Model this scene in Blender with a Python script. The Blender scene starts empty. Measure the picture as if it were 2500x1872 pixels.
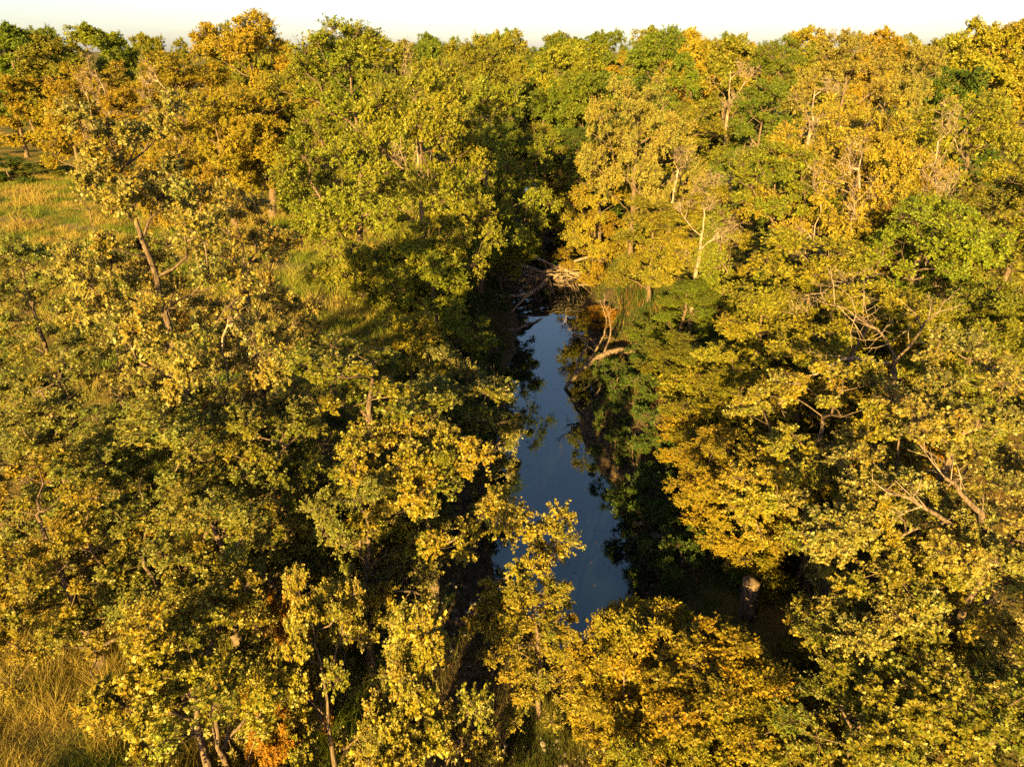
import bpy, math, random
import numpy as np

# ------------------------------------------------------------------ camera, sky, sun, exposure
scene = bpy.context.scene
COL = scene.collection
CAM_H = 15.5
cam_data = bpy.data.cameras.new("camera")
cam = bpy.data.objects.new("camera", cam_data)
COL.objects.link(cam)
cam.location = (0.0, 0.0, CAM_H)
cam.rotation_euler = (math.radians(90.0 - 24.8), 0.0, 0.0)
cam_data.sensor_width = 36.0
cam_data.lens = 36.0 * 1752.0 / 2500.0
cam_data.clip_start = 0.1
cam_data.clip_end = 9000.0
scene.camera = cam

SUN_EL = math.radians(14.0)
SUN_AZ = math.radians(15.0)                       # how far to the left of straight behind the camera
sun_dir = np.array([-math.sin(SUN_AZ) * math.cos(SUN_EL), -math.cos(SUN_AZ) * math.cos(SUN_EL), math.sin(SUN_EL)])
world = bpy.data.worlds.new("World")
scene.world = world
world.use_nodes = True
wn = world.node_tree.nodes
sky = wn.new("ShaderNodeTexSky")
sky.sky_type = 'NISHITA'
sky.sun_disc = False
sky.sun_elevation = SUN_EL
sky.sun_rotation = math.pi + SUN_AZ
sky.air_density = 0.65
sky.dust_density = 1.05
sky.ozone_density = 1.0
wn["Background"].inputs[1].default_value = 0.05
tone = wn.new("ShaderNodeMix"); tone.data_type = 'RGBA'; tone.blend_type = 'MULTIPLY'; tone.inputs[0].default_value = 1.0
tone.inputs[7].default_value = (0.86, 0.73, 0.65, 1.0)      # even colour balance of the whole sky
world.node_tree.links.new(sky.outputs[0], tone.inputs[6])
world.node_tree.links.new(tone.outputs[2], wn["Background"].inputs[0])

sun_data = bpy.data.lights.new("sun", 'SUN')
sun_data.energy = 5.0
sun_data.angle = math.radians(0.5)
sun_data.color = (1.0, 0.625, 0.17)
sun = bpy.data.objects.new("sun", sun_data)
COL.objects.link(sun)
from mathutils import Vector
sun.rotation_euler = Vector(sun_dir).to_track_quat('Z', 'Y').to_euler()
sun.location = (-40, -60, 60)

vs = scene.view_settings
vs.view_transform = 'Standard'
vs.look = 'None'
vs.exposure = 2.6
vs.gamma = 1.0
vs.use_curve_mapping = False
cy = scene.cycles
cy.max_bounces = 5
cy.diffuse_bounces = 3
cy.glossy_bounces = 2
cy.transmission_bounces = 2
cy.transparent_max_bounces = 4
cy.caustics_reflective = False
cy.caustics_refractive = False
cy.use_denoising = False

# ------------------------------------------------------------------ helpers
def tag(o, label=None, cat=None, group=None, kind=None):
    if label: o["label"] = label
    if cat: o["category"] = cat
    if group: o["group"] = group
    if kind: o["kind"] = kind
    return o

def tri_mesh(name, verts, tris, mat=None, smooth=False, tint=None):
    me = bpy.data.meshes.new(name)
    verts = np.ascontiguousarray(verts, dtype=np.float32)
    tris = np.ascontiguousarray(tris, dtype=np.int32)
    me.vertices.add(len(verts))
    me.vertices.foreach_set("co", verts.ravel())
    me.loops.add(tris.size)
    me.loops.foreach_set("vertex_index", tris.ravel())
    me.polygons.add(len(tris))
    me.polygons.foreach_set("loop_start", np.arange(0, tris.size, 3, dtype=np.int32))
    if smooth:
        me.polygons.foreach_set("use_smooth", np.ones(len(tris), dtype=bool))
    if tint is not None:
        at = me.attributes.new("tint", 'FLOAT_COLOR', 'POINT')
        c = np.ones((len(verts), 4), dtype=np.float32)
        c[:, :3] = tint
        at.data.foreach_set("color", c.ravel())
    me.update(calc_edges=True)
    if mat: me.materials.append(mat)
    return me

def link(name, data, parent=None, loc=None):
    o = bpy.data.objects.new(name, data)
    COL.objects.link(o)
    if parent: o.parent = parent
    if loc is not None: o.location = loc
    return o

def unit(v):
    return v / np.maximum(np.linalg.norm(v, axis=-1, keepdims=True), 1e-9)

class Tubes:
    """collects tapered tubes, then becomes one mesh"""
    def __init__(self):
        self.v, self.f, self.n = [], [], 0
    def add(self, pts, rad, sides, cap=True, rng=None, rough=0.0):
        pts = np.asarray(pts, float); rad = np.asarray(rad, float); m = len(pts)
        t = np.empty_like(pts); t[1:-1] = pts[2:] - pts[:-2]; t[0] = pts[1] - pts[0]; t[-1] = pts[-1] - pts[-2]
        t = unit(t)
        ref = np.array([0.0, 0.0, 1.0]) if abs(t[0, 2]) < 0.8 else np.array([1.0, 0.0, 0.0])
        a = unit(np.cross(t, ref)); b = np.cross(t, a)
        ph = np.arange(sides) * 2 * np.pi / sides
        rr = rad[:, None] * np.ones(sides)[None]
        if rng is not None and rough: rr = rr * (1 + rough * rng.standard_normal((m, sides)))
        ring = pts[:, None] + rr[..., None] * (np.cos(ph)[None, :, None] * a[:, None] + np.sin(ph)[None, :, None] * b[:, None])
        self.v.append(ring.reshape(-1, 3))
        i = np.arange(m - 1)[:, None] * sides + np.arange(sides)[None]
        j = np.arange(m - 1)[:, None] * sides + (np.arange(sides)[None] + 1) % sides
        q = np.stack([i, j, j + sides, i, j + sides, i + sides], -1).reshape(-1, 3) + self.n
        self.f.append(q)
        k = m * sides
        if cap:
            self.v.append(pts[-1:] + t[-1:] * rad[-1] * 0.4)
            e = (m - 1) * sides + np.arange(sides)
            self.f.append(np.stack([e, (m - 1) * sides + (np.arange(sides) + 1) % sides, np.full(sides, k)], -1) + self.n)
            k += 1
        self.n += k
    def segs(self, A, B, r0, r1, sides=3):
        """many straight thin twigs at once"""
        A = np.asarray(A, float); B = np.asarray(B, float); n = len(A)
        if n == 0: return
        t = unit(B - A); ref = np.where(np.abs(t[:, 2:3]) < 0.8, [[0, 0, 1.0]], [[1.0, 0, 0]])
        a = unit(np.cross(t, ref)); b = np.cross(t, a)
        ph = np.arange(sides) * 2 * np.pi / sides
        off = np.cos(ph)[None, :, None] * a[:, None] + np.sin(ph)[None, :, None] * b[:, None]
        r0 = np.broadcast_to(r0, n)[:, None, None]; r1 = np.broadcast_to(r1, n)[:, None, None]
        v = np.concatenate([A[:, None] + off * r0, B[:, None] + off * r1], 1)
        i = np.arange(sides); j = (i + 1) % sides
        loc = np.concatenate([np.stack([i, j, j + sides], -1), np.stack([i, j + sides, i + sides], -1)])
        f = loc[None] + (np.arange(n) * 2 * sides)[:, None, None] + self.n
        self.v.append(v.reshape(-1, 3)); self.f.append(f.reshape(-1, 3)); self.n += n * 2 * sides
    def mesh(self, name, mat):
        return tri_mesh(name, np.concatenate(self.v), np.concatenate(self.f), mat, smooth=True)
    def empty(self): return self.n == 0

# ------------------------------------------------------------------ materials
def new_mat(name):
    m = bpy.data.materials.new(name); m.use_nodes = True
    nt = m.node_tree
    return m, nt, nt.nodes, nt.links, nt.nodes["Principled BSDF"]

def leaf_material(name, under=1.25, spec=0.35, rough=0.5, trans=0.28, grey=0.0):
    m, nt, N, L, P = new_mat(name)
    oi = N.new("ShaderNodeObjectInfo"); at = N.new("ShaderNodeAttribute"); at.attribute_name = "tint"
    mul = N.new("ShaderNodeMix"); mul.data_type = 'RGBA'; mul.blend_type = 'MULTIPLY'; mul.inputs[0].default_value = 1.0
    L.new(oi.outputs["Color"], mul.inputs[6]); L.new(at.outputs["Color"], mul.inputs[7])
    geo = N.new("ShaderNodeNewGeometry")
    pale = N.new("ShaderNodeMix"); pale.data_type = 'RGBA'; pale.blend_type = 'MULTIPLY'
    L.new(geo.outputs["Backfacing"], pale.inputs[0]); L.new(mul.outputs[2], pale.inputs[6])
    pale.inputs[7].default_value = (under, under, under * 1.25, 1)
    felt = N.new("ShaderNodeMix"); felt.data_type = 'RGBA'            # greyish felt on the underside of oak leaves
    mt = N.new("ShaderNodeMath"); mt.operation = 'MULTIPLY'; mt.inputs[1].default_value = grey
    L.new(geo.outputs["Backfacing"], mt.inputs[0]); L.new(mt.outputs[0], felt.inputs[0])
    L.new(pale.outputs[2], felt.inputs[6]); felt.inputs[7].default_value = (0.27, 0.27, 0.20, 1)
    L.new(felt.outputs[2], P.inputs["Base Color"])
    P.inputs["Roughness"].default_value = rough
    P.inputs["Specular IOR Level"].default_value = spec
    tr = N.new("ShaderNodeBsdfTranslucent")
    warm = N.new("ShaderNodeMix"); warm.data_type = 'RGBA'; warm.blend_type = 'MULTIPLY'; warm.inputs[0].default_value = 1.0
    L.new(mul.outputs[2], warm.inputs[6]); warm.inputs[7].default_value = (1.25, 1.25, 0.5, 1)
    L.new(warm.outputs[2], tr.inputs["Color"])
    mx = N.new("ShaderNodeMixShader"); mx.inputs[0].default_value = trans
    L.new(P.outputs[0], mx.inputs[1]); L.new(tr.outputs[0], mx.inputs[2])
    L.new(mx.outputs[0], N["Material Output"].inputs["Surface"])
    return m

def bark_material(name, c0, c1, scale=9.0, bump=0.5):
    m, nt, N, L, P = new_mat(name)
    tc = N.new("ShaderNodeTexCoord"); mp = N.new("ShaderNodeMapping")
    mp.inputs["Scale"].default_value = (1, 1, 0.18)
    L.new(tc.outputs["Object"], mp.inputs["Vector"])
    nz = N.new("ShaderNodeTexNoise"); nz.inputs["Scale"].default_value = scale * 2; nz.inputs["Detail"].default_value = 5
    L.new(mp.outputs[0], nz.inputs["Vector"])
    rp = N.new("ShaderNodeValToRGB")
    rp.color_ramp.elements[0].position = 0.35; rp.color_ramp.elements[0].color = (*c0, 1)
    rp.color_ramp.elements[1].position = 0.68; rp.color_ramp.elements[1].color = (*c1, 1)
    L.new(nz.outputs[0], rp.inputs[0]); L.new(rp.outputs[0], P.inputs["Base Color"])
    P.inputs["Roughness"].default_value = 0.9; P.inputs["Specular IOR Level"].default_value = 0.15
    bp = N.new("ShaderNodeBump"); bp.inputs["Strength"].default_value = bump; bp.inputs["Distance"].default_value = 0.03
    L.new(nz.outputs[0], bp.inputs["Height"]); L.new(bp.outputs[0], P.inputs["Normal"])
    return m

M_OAKLEAF = leaf_material("oak_leaf", under=1.35, spec=0.3, rough=0.4, trans=0.34, grey=0.35)
M_LEAF = leaf_material("broad_leaf", under=1.15, spec=0.2, rough=0.5, trans=0.36)
M_GRASS = leaf_material("grass_blade", under=1.0, spec=0.15, rough=0.6, trans=0.30)
M_BARK = bark_material("rough_bark", (0.04, 0.031, 0.023), (0.16, 0.122, 0.09))
M_PALE = bark_material("pale_dead_wood", (0.10, 0.08, 0.063), (0.29, 0.235, 0.185), 6.0, 0.3)
M_WET = bark_material("dark_wet_wood", (0.05, 0.04, 0.032), (0.19, 0.15, 0.115), 7.0, 0.4)

# ------------------------------------------------------------------ terrain
CREEK = np.array([(-2.2, -30, 1.2), (0.2, 4, 0.4), (0.3, 10, 0.4), (0.9, 14, 0.3), (1.7, 16.5, 0.9), (1.8, 18, 1.9), (1.9, 21, 2.3), (1.4, 25, 1.9), (1.4, 29, 1.8),
                  (1.8, 33, 2.1), (2.7, 38, 1.9), (2.7, 43, 1.9), (2.6, 48, 2.3), (3.6, 54, 2.0), (4.9, 60, 1.7), (5.8, 68, 1.6), (5.0, 78, 1.6), (1.5, 92, 1.6), (-2, 130, 1.6), (-2, 4000, 1.6)])
def creek(y):
    return np.interp(y, CREEK[:, 1], CREEK[:, 0]), np.interp(y, CREEK[:, 1], CREEK[:, 2])

def vnoise(x, y, s, seed=0):
    """smooth value noise"""
    x = np.asarray(x, float) / s + 1000.3 + seed * 17.17; y = np.asarray(y, float) / s + 1000.7 + seed * 7.77
    xi = np.floor(x); yi = np.floor(y); fx = x - xi; fy = y - yi
    fx = fx * fx * (3 - 2 * fx); fy = fy * fy * (3 - 2 * fy)
    h = lambda a, b: np.modf(np.abs(np.sin(a * 12.9898 + b * 78.233 + seed * 3.1) * 43758.5453))[0]
    return (h(xi, yi) * (1 - fx) + h(xi + 1, yi) * fx) * (1 - fy) + (h(xi, yi + 1) * (1 - fx) + h(xi + 1, yi + 1) * fx) * fy

def ground_z(x, y):
    x = np.asarray(x, float); y = np.asarray(y, float)
    cx, hw = creek(y)
    d = np.abs(x - cx) + 0.8 * (vnoise(x, y, 2.3, 3) - 0.5)
    side = np.where(x > cx, 3.4, 4.4 + 3.2 * np.clip((18 - y) / 3, 0, 1))
    t = np.clip((d - hw) / side, 0, 1); t = t * t * (3 - 2 * t)
    bank = -0.05 + 2.25 * t
    bed = np.clip((hw - d) / 1.0, 0, 1) * -0.6
    z = bank + bed
    z = 2.2 + (z - 2.2) * np.clip((220 - np.abs(y)) / 60, 0, 1)
    z = z + (vnoise(x, y, 7, 1) - 0.5) * 0.5 * np.clip((d - hw) / 3, 0, 1) + (vnoise(x, y, 1.6, 2) - 0.5) * 0.16 * np.clip((d - hw) / 1.0, 0.2, 1)
    far = np.clip((np.hypot(x, y) - 700) / 1800, 0, 1)
    z = z + 0.4 * np.clip((16.4 - y) / 1.5, 0, 1)
    z = z + 0.45 * np.exp(-((x - 0.75) / 0.8) ** 2 - ((y - 12.0) / 2.0) ** 2)
    return z + far * (9 + 5 * (vnoise(x, y, 500, 5) - 0.5))

def axis(lo, hi, step, reach):
    core = np.arange(lo, hi + step, step); out = []
    s = step; v = core[-1]
    while v < reach: s *= 1.13; v += s; out.append(v)
    neg = []; s = step; v = lo
    while v > -reach: s *= 1.13; v -= s; neg.append(v)
    return np.array(neg[::-1] + list(core) + out)
gx = axis(-40, 30, 0.5, 4000); gy = axis(-6, 90, 0.5, 4000)
GX, GY = np.meshgrid(gx, gy)
gv = np.stack([GX, GY, ground_z(GX, GY)], -1).reshape(-1, 3)
nx, ny = len(gx), len(gy)
ii = (np.arange(ny - 1)[:, None] * nx + np.arange(nx - 1)[None]).ravel()
gt = np.concatenate([np.stack([ii, ii + 1, ii + nx + 1], -1), np.stack([ii, ii + nx + 1, ii + nx], -1)])

m, nt, N, L, P = new_mat("ground_earth")
tc = N.new("ShaderNodeTexCoord")
def noise(scale, detail=4):
    n = N.new("ShaderNodeTexNoise"); n.inputs["Scale"].default_value = scale; n.inputs["Detail"].default_value = detail
    L.new(tc.outputs["Object"], n.inputs["Vector"]); return n
def ramp(src, p0, c0, p1, c1):
    r = N.new("ShaderNodeValToRGB"); e = r.color_ramp.elements
    e[0].position = p0; e[0].color = (*c0, 1); e[1].position = p1; e[1].color = (*c1, 1)
    L.new(src, r.inputs[0]); return r
def mixc(fac, a, b):
    x = N.new("ShaderNodeMix"); x.data_type = 'RGBA'
    L.new(fac, x.inputs[0]); L.new(a, x.inputs[6]); L.new(b, x.inputs[7]); return x.outputs[2]
grass_c = ramp(noise(0.35).outputs[0], 0.38, (0.05, 0.075, 0.015), 0.62, (0.17, 0.12, 0.035)).outputs[0]
soil_c = ramp(noise(5.0, 6).outputs[0], 0.35, (0.028, 0.022, 0.015), 0.7, (0.12, 0.09, 0.06)).outputs[0]
at = N.new("ShaderNodeAttribute"); at.attribute_name = "tint"
sep = N.new("ShaderNodeSeparateColor"); L.new(at.outputs["Color"], sep.inputs[0])
trk = N.new("ShaderNodeRGB"); trk.outputs[0].default_value = (0.16, 0.12, 0.085, 1)
c = mixc(sep.outputs[0], soil_c, grass_c); c = mixc(sep.outputs[1], c, trk.outputs[0])
L.new(c, P.inputs["Base Color"]); P.inputs["Roughness"].default_value = 0.95; P.inputs["Specular IOR Level"].default_value = 0.1
bp = N.new("ShaderNodeBump"); bp.inputs["Strength"].default_value = 0.6; bp.inputs["Distance"].default_value = 0.08
L.new(noise(7.0, 6).outputs[0], bp.inputs["Height"]); L.new(bp.outputs[0], P.inputs["Normal"])
M_GROUND = m
cxg, hwg = creek(gv[:, 1])
dg = np.abs(gv[:, 0] - cxg) - hwg
TRACK = np.array([(-60, 66.), (-40, 62.), (-27, 56.), (-19, 50.), (-13, 47.), (-11, 40.)])
def track_d(x, y):
    return np.abs(y - np.interp(x, TRACK[:, 0], TRACK[:, 1])) * 0.75 + np.clip(np.abs(x + 35) - 25, 0, None)
zone = np.zeros((len(gv), 3))
zone[:, 0] = np.clip((dg - 2.2) / 1.6 + (vnoise(gv[:, 0], gv[:, 1], 1.2, 8) - 0.5), 0, 1)
zone[:, 1] = np.clip(1.3 - track_d(gv[:, 0], gv[:, 1]) / 1.0 - vnoise(gv[:, 0], gv[:, 1], 1.3, 9), 0, 1) * 0.7
tag(link("ground", tri_mesh("ground", gv, gt, M_GROUND, smooth=True, tint=zone)), kind="structure")

# water
ys = np.arange(-20, 96, 0.5); cxs, hws = creek(ys)
wv = np.concatenate([np.stack([cxs - hws - 1.6, ys, np.zeros_like(ys)], -1), np.stack([cxs + hws + 1.6, ys, np.zeros_like(ys)], -1)])
k = len(ys); ii = np.arange(k - 1)
wt = np.concatenate([np.stack([ii, ii + k, ii + k + 1], -1), np.stack([ii, ii + k + 1, ii + 1], -1)])
m, nt, N, L, P = new_mat("creek_water")
P.inputs["Base Color"].default_value = (0.003, 0.007, 0.008, 1)
P.inputs["Roughness"].default_value = 0.02; P.inputs["IOR"].default_value = 2.3; P.inputs["Specular Tint"].default_value = (0.78, 1.0, 1.02, 1)
tc = N.new("ShaderNodeTexCoord"); nz = noise(1.6, 3)
bp = N.new("ShaderNodeBump"); bp.inputs["Strength"].default_value = 0.02; bp.inputs["Distance"].default_value = 0.03
L.new(nz.outputs[0], bp.inputs["Height"]); L.new(bp.outputs[0], P.inputs["Normal"])
tag(link("creek_water", tri_mesh("creek_water", wv, wt, m, smooth=True)), kind="structure")

# ------------------------------------------------------------------ leaves
def template_oak():
    V, T = [], []
    def tri(*p):
        b = len(V); V.extend(p); T.append((b, b + 1, b + 2))
    z = lambda x, y: -0.16 * abs(y) + 0.10 * math.sin(x * 3.1) - 0.08 * x
    def pt(x, y): return (x, y, z(x, y))
    tri(pt(0, 0), pt(0.40, -0.24), pt(1.0, 0)); tri(pt(0, 0), pt(1.0, 0), pt(0.40, 0.24))
    for s in (1, -1):
        p = [pt(0.34, s * 0.07), pt(0.66, s * 0.40), pt(0.80, s * 0.05)]
        tri(*(p[::-1] if s > 0 else p))
    return np.array(V), np.array(T)
def template_leaf(w=0.27):
    V = np.array([(0, 0, 0), (0.45, -w, -0.09), (1, 0, -0.06), (0.45, w, -0.09)], float)
    return V, np.array([(0, 1, 2), (0, 2, 3)])
T_OAK = template_oak(); T_LEAF = template_leaf(); T_LONG = template_leaf(0.17); T_ROUND = template_leaf(0.36)

def place_leaves(tpl, pos, ax, nrm, size):
    V, T = tpl; n = len(pos)
    ax = unit(ax); nrm = unit(nrm - (nrm * ax).sum(-1, keepdims=True) * ax); sd = np.cross(nrm, ax)
    R = np.stack([ax, sd, nrm], -1)
    v = np.einsum('nij,kj->nki', R, V) * size[:, None, None] + pos[:, None]
    f = T[None] + (np.arange(n) * len(V))[:, None, None]
    return v.reshape(-1, 3), f.reshape(-1, 3), len(V)

# ------------------------------------------------------------------ tree generator
def grow(rng, H, cb, R, n, trunk_r, prof=0.6, lean=0.04, spread=0.55, lobes=3, min_gap=0.16, crook=0.05, per_macro=6):
    pos, par, chain, limb = [], [], [], []
    chains = []                                       # list of node index lists
    K = max(6, int(H * 0.86 / 0.5))
    wig = np.cumsum(rng.standard_normal((K + 1, 2)) * crook, 0); wig -= wig[0]
    ld = rng.uniform(0, 6.28)
    tr = []
    for i in range(K + 1):
        t = i / K
        p = np.array([wig[i, 0] + lean * H * t * math.cos(ld), wig[i, 1] + lean * H * t * math.sin(ld), H * 0.86 * t])
        tr.append(len(pos)); pos.append(p); par.append(i - 1); limb.append(-1)
    chains.append((tr, -1))
    ph = rng.uniform(0, 6.28, lobes); am = rng.uniform(0.08, 0.25, lobes)
    gap = min_gap * (R * R * (H - cb)) ** (1 / 3)
    def sample():
        t = rng.uniform(0, 1) ** 0.9; th = rng.uniform(0, 6.28)
        pr = math.sin(math.pi * (0.12 + 0.88 * t) ** prof * 0.97) ** 0.55
        rr = R * max(0.15, pr) * (1 + sum(am[k] * math.sin((k + 1) * th + ph[k] + 2.5 * t * (k - 1)) for k in range(lobes)))
        r = rr * rng.uniform(0, 1) ** 0.36
        z = cb + (H - cb) * t
        ti = min(K, int(z / (H * 0.86) * K))
        return np.array([pos[ti][0] + r * math.cos(th), pos[ti][1] + r * math.sin(th), z])
    mac = []; tries = 0; M_ = max(5, int(n / per_macro))
    while len(mac) < M_ and tries < M_ * 80:           # big boughs of foliage, then the clumps within each
        tries += 1; c = sample()
        if mac and np.min(np.linalg.norm(np.array(mac) - c, axis=1)) < gap * (1.65 if tries < M_ * 40 else 1.2): continue
        mac.append(c)
    cl = []; tries = 0
    while len(cl) < n and tries < n * 60:
        tries += 1
        if tries % 9 == 0: c = sample()
        else:
            q = mac[rng.integers(len(mac))]; d_ = rng.standard_normal(3); d_ /= np.linalg.norm(d_)
            c = q + d_ * gap * 1.3 * rng.uniform(0, 1) ** 0.4 * np.array([1.0, 1.0, 0.95])
            if c[2] < cb * 0.8: continue
        if cl and np.min(np.linalg.norm(np.array(cl) - c, axis=1)) < gap * (0.72 if tries < n * 30 else 0.5): continue
        cl.append(c)
    cl = np.array(cl)
    order = np.argsort(np.hypot(cl[:, 0], cl[:, 1]) + 0.25 * np.abs(cl[:, 2] - (cb + 0.5 * (H - cb))))
    nl = 0; ends = []
    for ci in order:
        c = cl[ci]; Pn = np.array(pos)
        hd = np.hypot(Pn[:, 0] - c[0], Pn[:, 1] - c[1])
        cost = np.linalg.norm(Pn - c, axis=1) + 1.6 * np.maximum(0, Pn[:, 2] - (c[2] - spread * hd))
        cost[:K + 1] += 4.0 * np.maximum(0, cb * 0.75 - Pn[:K + 1, 2])
        a = int(np.argmin(cost)); p0 = Pn[a]; Ln = np.linalg.norm(c - p0)
        ns = max(2, int(Ln / 0.55)); up = np.array([0, 0, 1.0])
        mid = 0.5 * (p0 + c) + rng.standard_normal(3) * 0.10 * Ln - up * 0.06 * Ln
        tt = np.linspace(0, 1, ns + 1)[1:, None]
        pts = (1 - tt) ** 2 * p0 + 2 * tt * (1 - tt) * mid + tt ** 2 * c
        if ns > 2: pts[:-1] += rng.standard_normal((ns - 1, 3)) * 0.045 * min(Ln, 2.0)
        if limb[a] < 0: lb = nl; nl += 1
        else: lb = limb[a]
        ids = [a]; prev = a
        for q in pts:
            pos.append(q); par.append(prev); limb.append(lb); prev = len(pos) - 1; ids.append(prev)
        chains.append((ids, lb)); ends.append(prev)
    pos = np.array(pos); par = np.array(par)
    w = np.zeros(len(pos)); w[ends] = 1.0; w[tr[-1]] += 0.5
    for i in range(len(pos) - 1, 0, -1):
        if par[i] >= 0: w[par[i]] += w[i]
    r_t = 0.016
    e = math.log(trunk_r / r_t) / math.log(max(w[0], 2))
    rad = r_t * np.maximum(w, 0.6) ** e
    return dict(pos=pos, par=par, rad=rad, chains=chains, ends=np.array(ends), K=K, nl=nl, H=H, cb=cb, R=R)

def wood(sk, rng, name, merge_limbs, mat, twigs=None):
    """trunk mesh and a list of limb meshes"""
    pos, rad = sk["pos"], sk["rad"]
    trunk = Tubes(); limbs = {}
    for ids, lb in sk["chains"]:
        p = pos[ids]; r = rad[ids].copy()
        if lb < 0:
            hz = p[:, 2]; r = r * (1 + 0.7 * np.exp(-hz / 0.35)); p = p.copy(); p[0, 2] -= 0.5
            trunk.add(p, r, 9, rng=rng, rough=0.05)
        else:
            r[0] = r[1] * 1.15
            T = trunk if merge_limbs else limbs.setdefault(lb, Tubes())
            T.add(p, r, 6 if r[1] > 0.05 else 4, rng=rng, rough=0.05)
    if twigs is not None:
        A, B, lbs = twigs
        if merge_limbs: trunk.segs(A, B, 0.011, 0.005)
        else:
            for lb in np.unique(lbs):
                s = lbs == lb; limbs.setdefault(int(lb), Tubes()).segs(A[s], B[s], 0.011, 0.005)
    return trunk.mesh(name + "_trunk", mat), [t.mesh(name + "_limb", mat) for t in limbs.values()]

def leafy(name, seed, H=12, cb=3, R=4, n=70, trunk_r=0.25, sprigs=18, per=12, size=0.15, clr=0.75, tpl=T_LEAF, lmat=None, bare=0.06,
          merge=True, tw=True, hue=0.25, dead=False, wmat=None, flat=0.88, **kw):
    rng = np.random.default_rng(seed)
    sk = grow(rng, H, cb, R, n, trunk_r, **kw)
    wmat = wmat or M_BARK
    ends = sk["ends"]; C = sk["pos"][ends]
    lb_of = np.array([lb for ids, lb in sk["chains"][1:]])
    nC = len(C)
    d = unit(rng.standard_normal((nC, sprigs, 3)))
    outw = C - np.array([0, 0, 0.55 * (H + cb) * 0.5 + 0.2 * H]); outw = unit(outw)
    d = unit(d + 0.55 * outw[:, None] + np.array([0, 0, 0.25]))
    rr = clr * rng.uniform(0.55, 1.35, (nC, 1, 1)) * rng.uniform(0.25, 1.0, (nC, sprigs, 1)) ** 0.5
    E = C[:, None] + d * rr * np.array([1, 1, flat])
    twA = np.repeat(C, sprigs, 0); twB = E.reshape(-1, 3)
    lbs = np.repeat(lb_of, sprigs)
    if dead:                                           # forked bare twigs instead of leaves
        A2 = [twA, ]; B2 = [twB, ]; l2 = [lbs, ]
        for rep in range(3):
            s = twA + (twB - twA) * rng.uniform(0.35, 0.85, (len(twA), 1))
            q = s + unit(unit(twB - twA) + 0.8 * rng.standard_normal(twA.shape) + np.array([0, 0, 0.3])) * clr * rng.uniform(0.25, 0.6, (len(twA), 1))
            A2.append(s); B2.append(q); l2.append(lbs)
        tr, limbs = wood(sk, rng, name, merge, wmat, (np.concatenate(A2), np.concatenate(B2), np.concatenate(l2)))
        return dict(trunk=tr, limbs=limbs, crown=None, H=H, R=R)
    keep = np.repeat(rng.uniform(0, 1, nC) > bare, sprigs)
    kt = keep | (rng.uniform(0, 1, len(keep)) < 0.2)
    tr, limbs = wood(sk, rng, name, merge, wmat, (twA[kt], twB[kt], lbs[kt]) if tw else None)
    A = twA[keep]; B = twB[keep]; n_s = len(A)
    kk = rng.standard_normal((2, 3)) * 1.1; ctint = np.repeat(0.7 * rng.standard_normal(nC) + 0.9 * np.sin(C @ kk[0]) + 0.5 * np.sin(C @ kk[1] * 2), sprigs)[keep]
    td = unit(B - A); Ls = np.linalg.norm(B - A, axis=1)
    t = rng.uniform(0.3, 1.08, (n_s, per)) ** 0.8
    P0 = A[:, None] + (B - A)[:, None] * t[..., None] + rng.standard_normal((n_s, per, 3)) * 0.035 * (size / 0.13)
    ref = unit(rng.standard_normal((n_s, per, 3)))
    rad_ = unit(ref - (ref * td[:, None]).sum(-1, keepdims=True) * td[:, None])
    ax = 0.6 * td[:, None] + 0.8 * rad_ + np.array([0, 0, -0.05])
    ow = np.repeat(outw, sprigs, 0)[keep][:, None]
    nr = np.array([0, 0, 0.38]) + 0.45 * td[:, None] + 0.35 * ow - 0.2 * rad_ + 0.42 * rng.standard_normal((n_s, per, 3))
    sz = size * np.clip(1 + 0.28 * rng.standard_normal((n_s, per)), 0.4, 1.7)
    v, f, k = place_leaves(tpl, P0.reshape(-1, 3), ax.reshape(-1, 3), nr.reshape(-1, 3), sz.ravel())
    nleaf = n_s * per
    val = 1 + 0.16 * rng.standard_normal(nleaf)
    h = hue * (0.6 * np.repeat(ctint, per) + 0.7 * rng.standard_normal(nleaf))
    brown = (rng.uniform(0, 1, nleaf) < 0.02)
    tint = np.stack([val * (1 + 0.34 * h), val * (1 + 0.06 * h), val * (1 - 0.25 * h)], -1)
    tint[brown] *= np.array([1.25, 0.8, 0.7])
    tint = np.clip(tint, 0.25, 2.2)
    crown = tri_mesh(name + "_crown", v, f, lmat or M_LEAF, tint=np.repeat(tint, k, 0))
    return dict(trunk=tr, limbs=limbs, crown=crown, H=H, R=R)

PROTO = {}
# near oaks: big lobed leaves, limbs of their own
OK = dict(tpl=T_OAK, lmat=M_OAKLEAF, merge=False, size=0.088, clr=0.62, sprigs=28, per=26, hue=0.42)
PROTO["oakA"] = leafy("oak_a", 11, H=10, cb=1.6, R=4.0, n=120, min_gap=0.145, per_macro=5, trunk_r=0.24, prof=0.75, **OK)
PROTO["oakB"] = leafy("oak_b", 12, H=10, cb=2.0, R=3.6, n=120, min_gap=0.145, per_macro=5, trunk_r=0.22, prof=0.8, bare=0.05, **{k: v for k, v in OK.items()})
PROTO["oakC"] = leafy("oak_c", 13, H=13, cb=4.0, R=3.0, n=100, per_macro=5, trunk_r=0.14, prof=0.7, bare=0.06, lean=0.06, min_gap=0.19, **OK)
PROTO["oakD"] = leafy("oak_d", 14, H=6, cb=0.8, R=2.2, n=58, min_gap=0.15, per_macro=5, trunk_r=0.12, prof=0.7, **OK)
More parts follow.
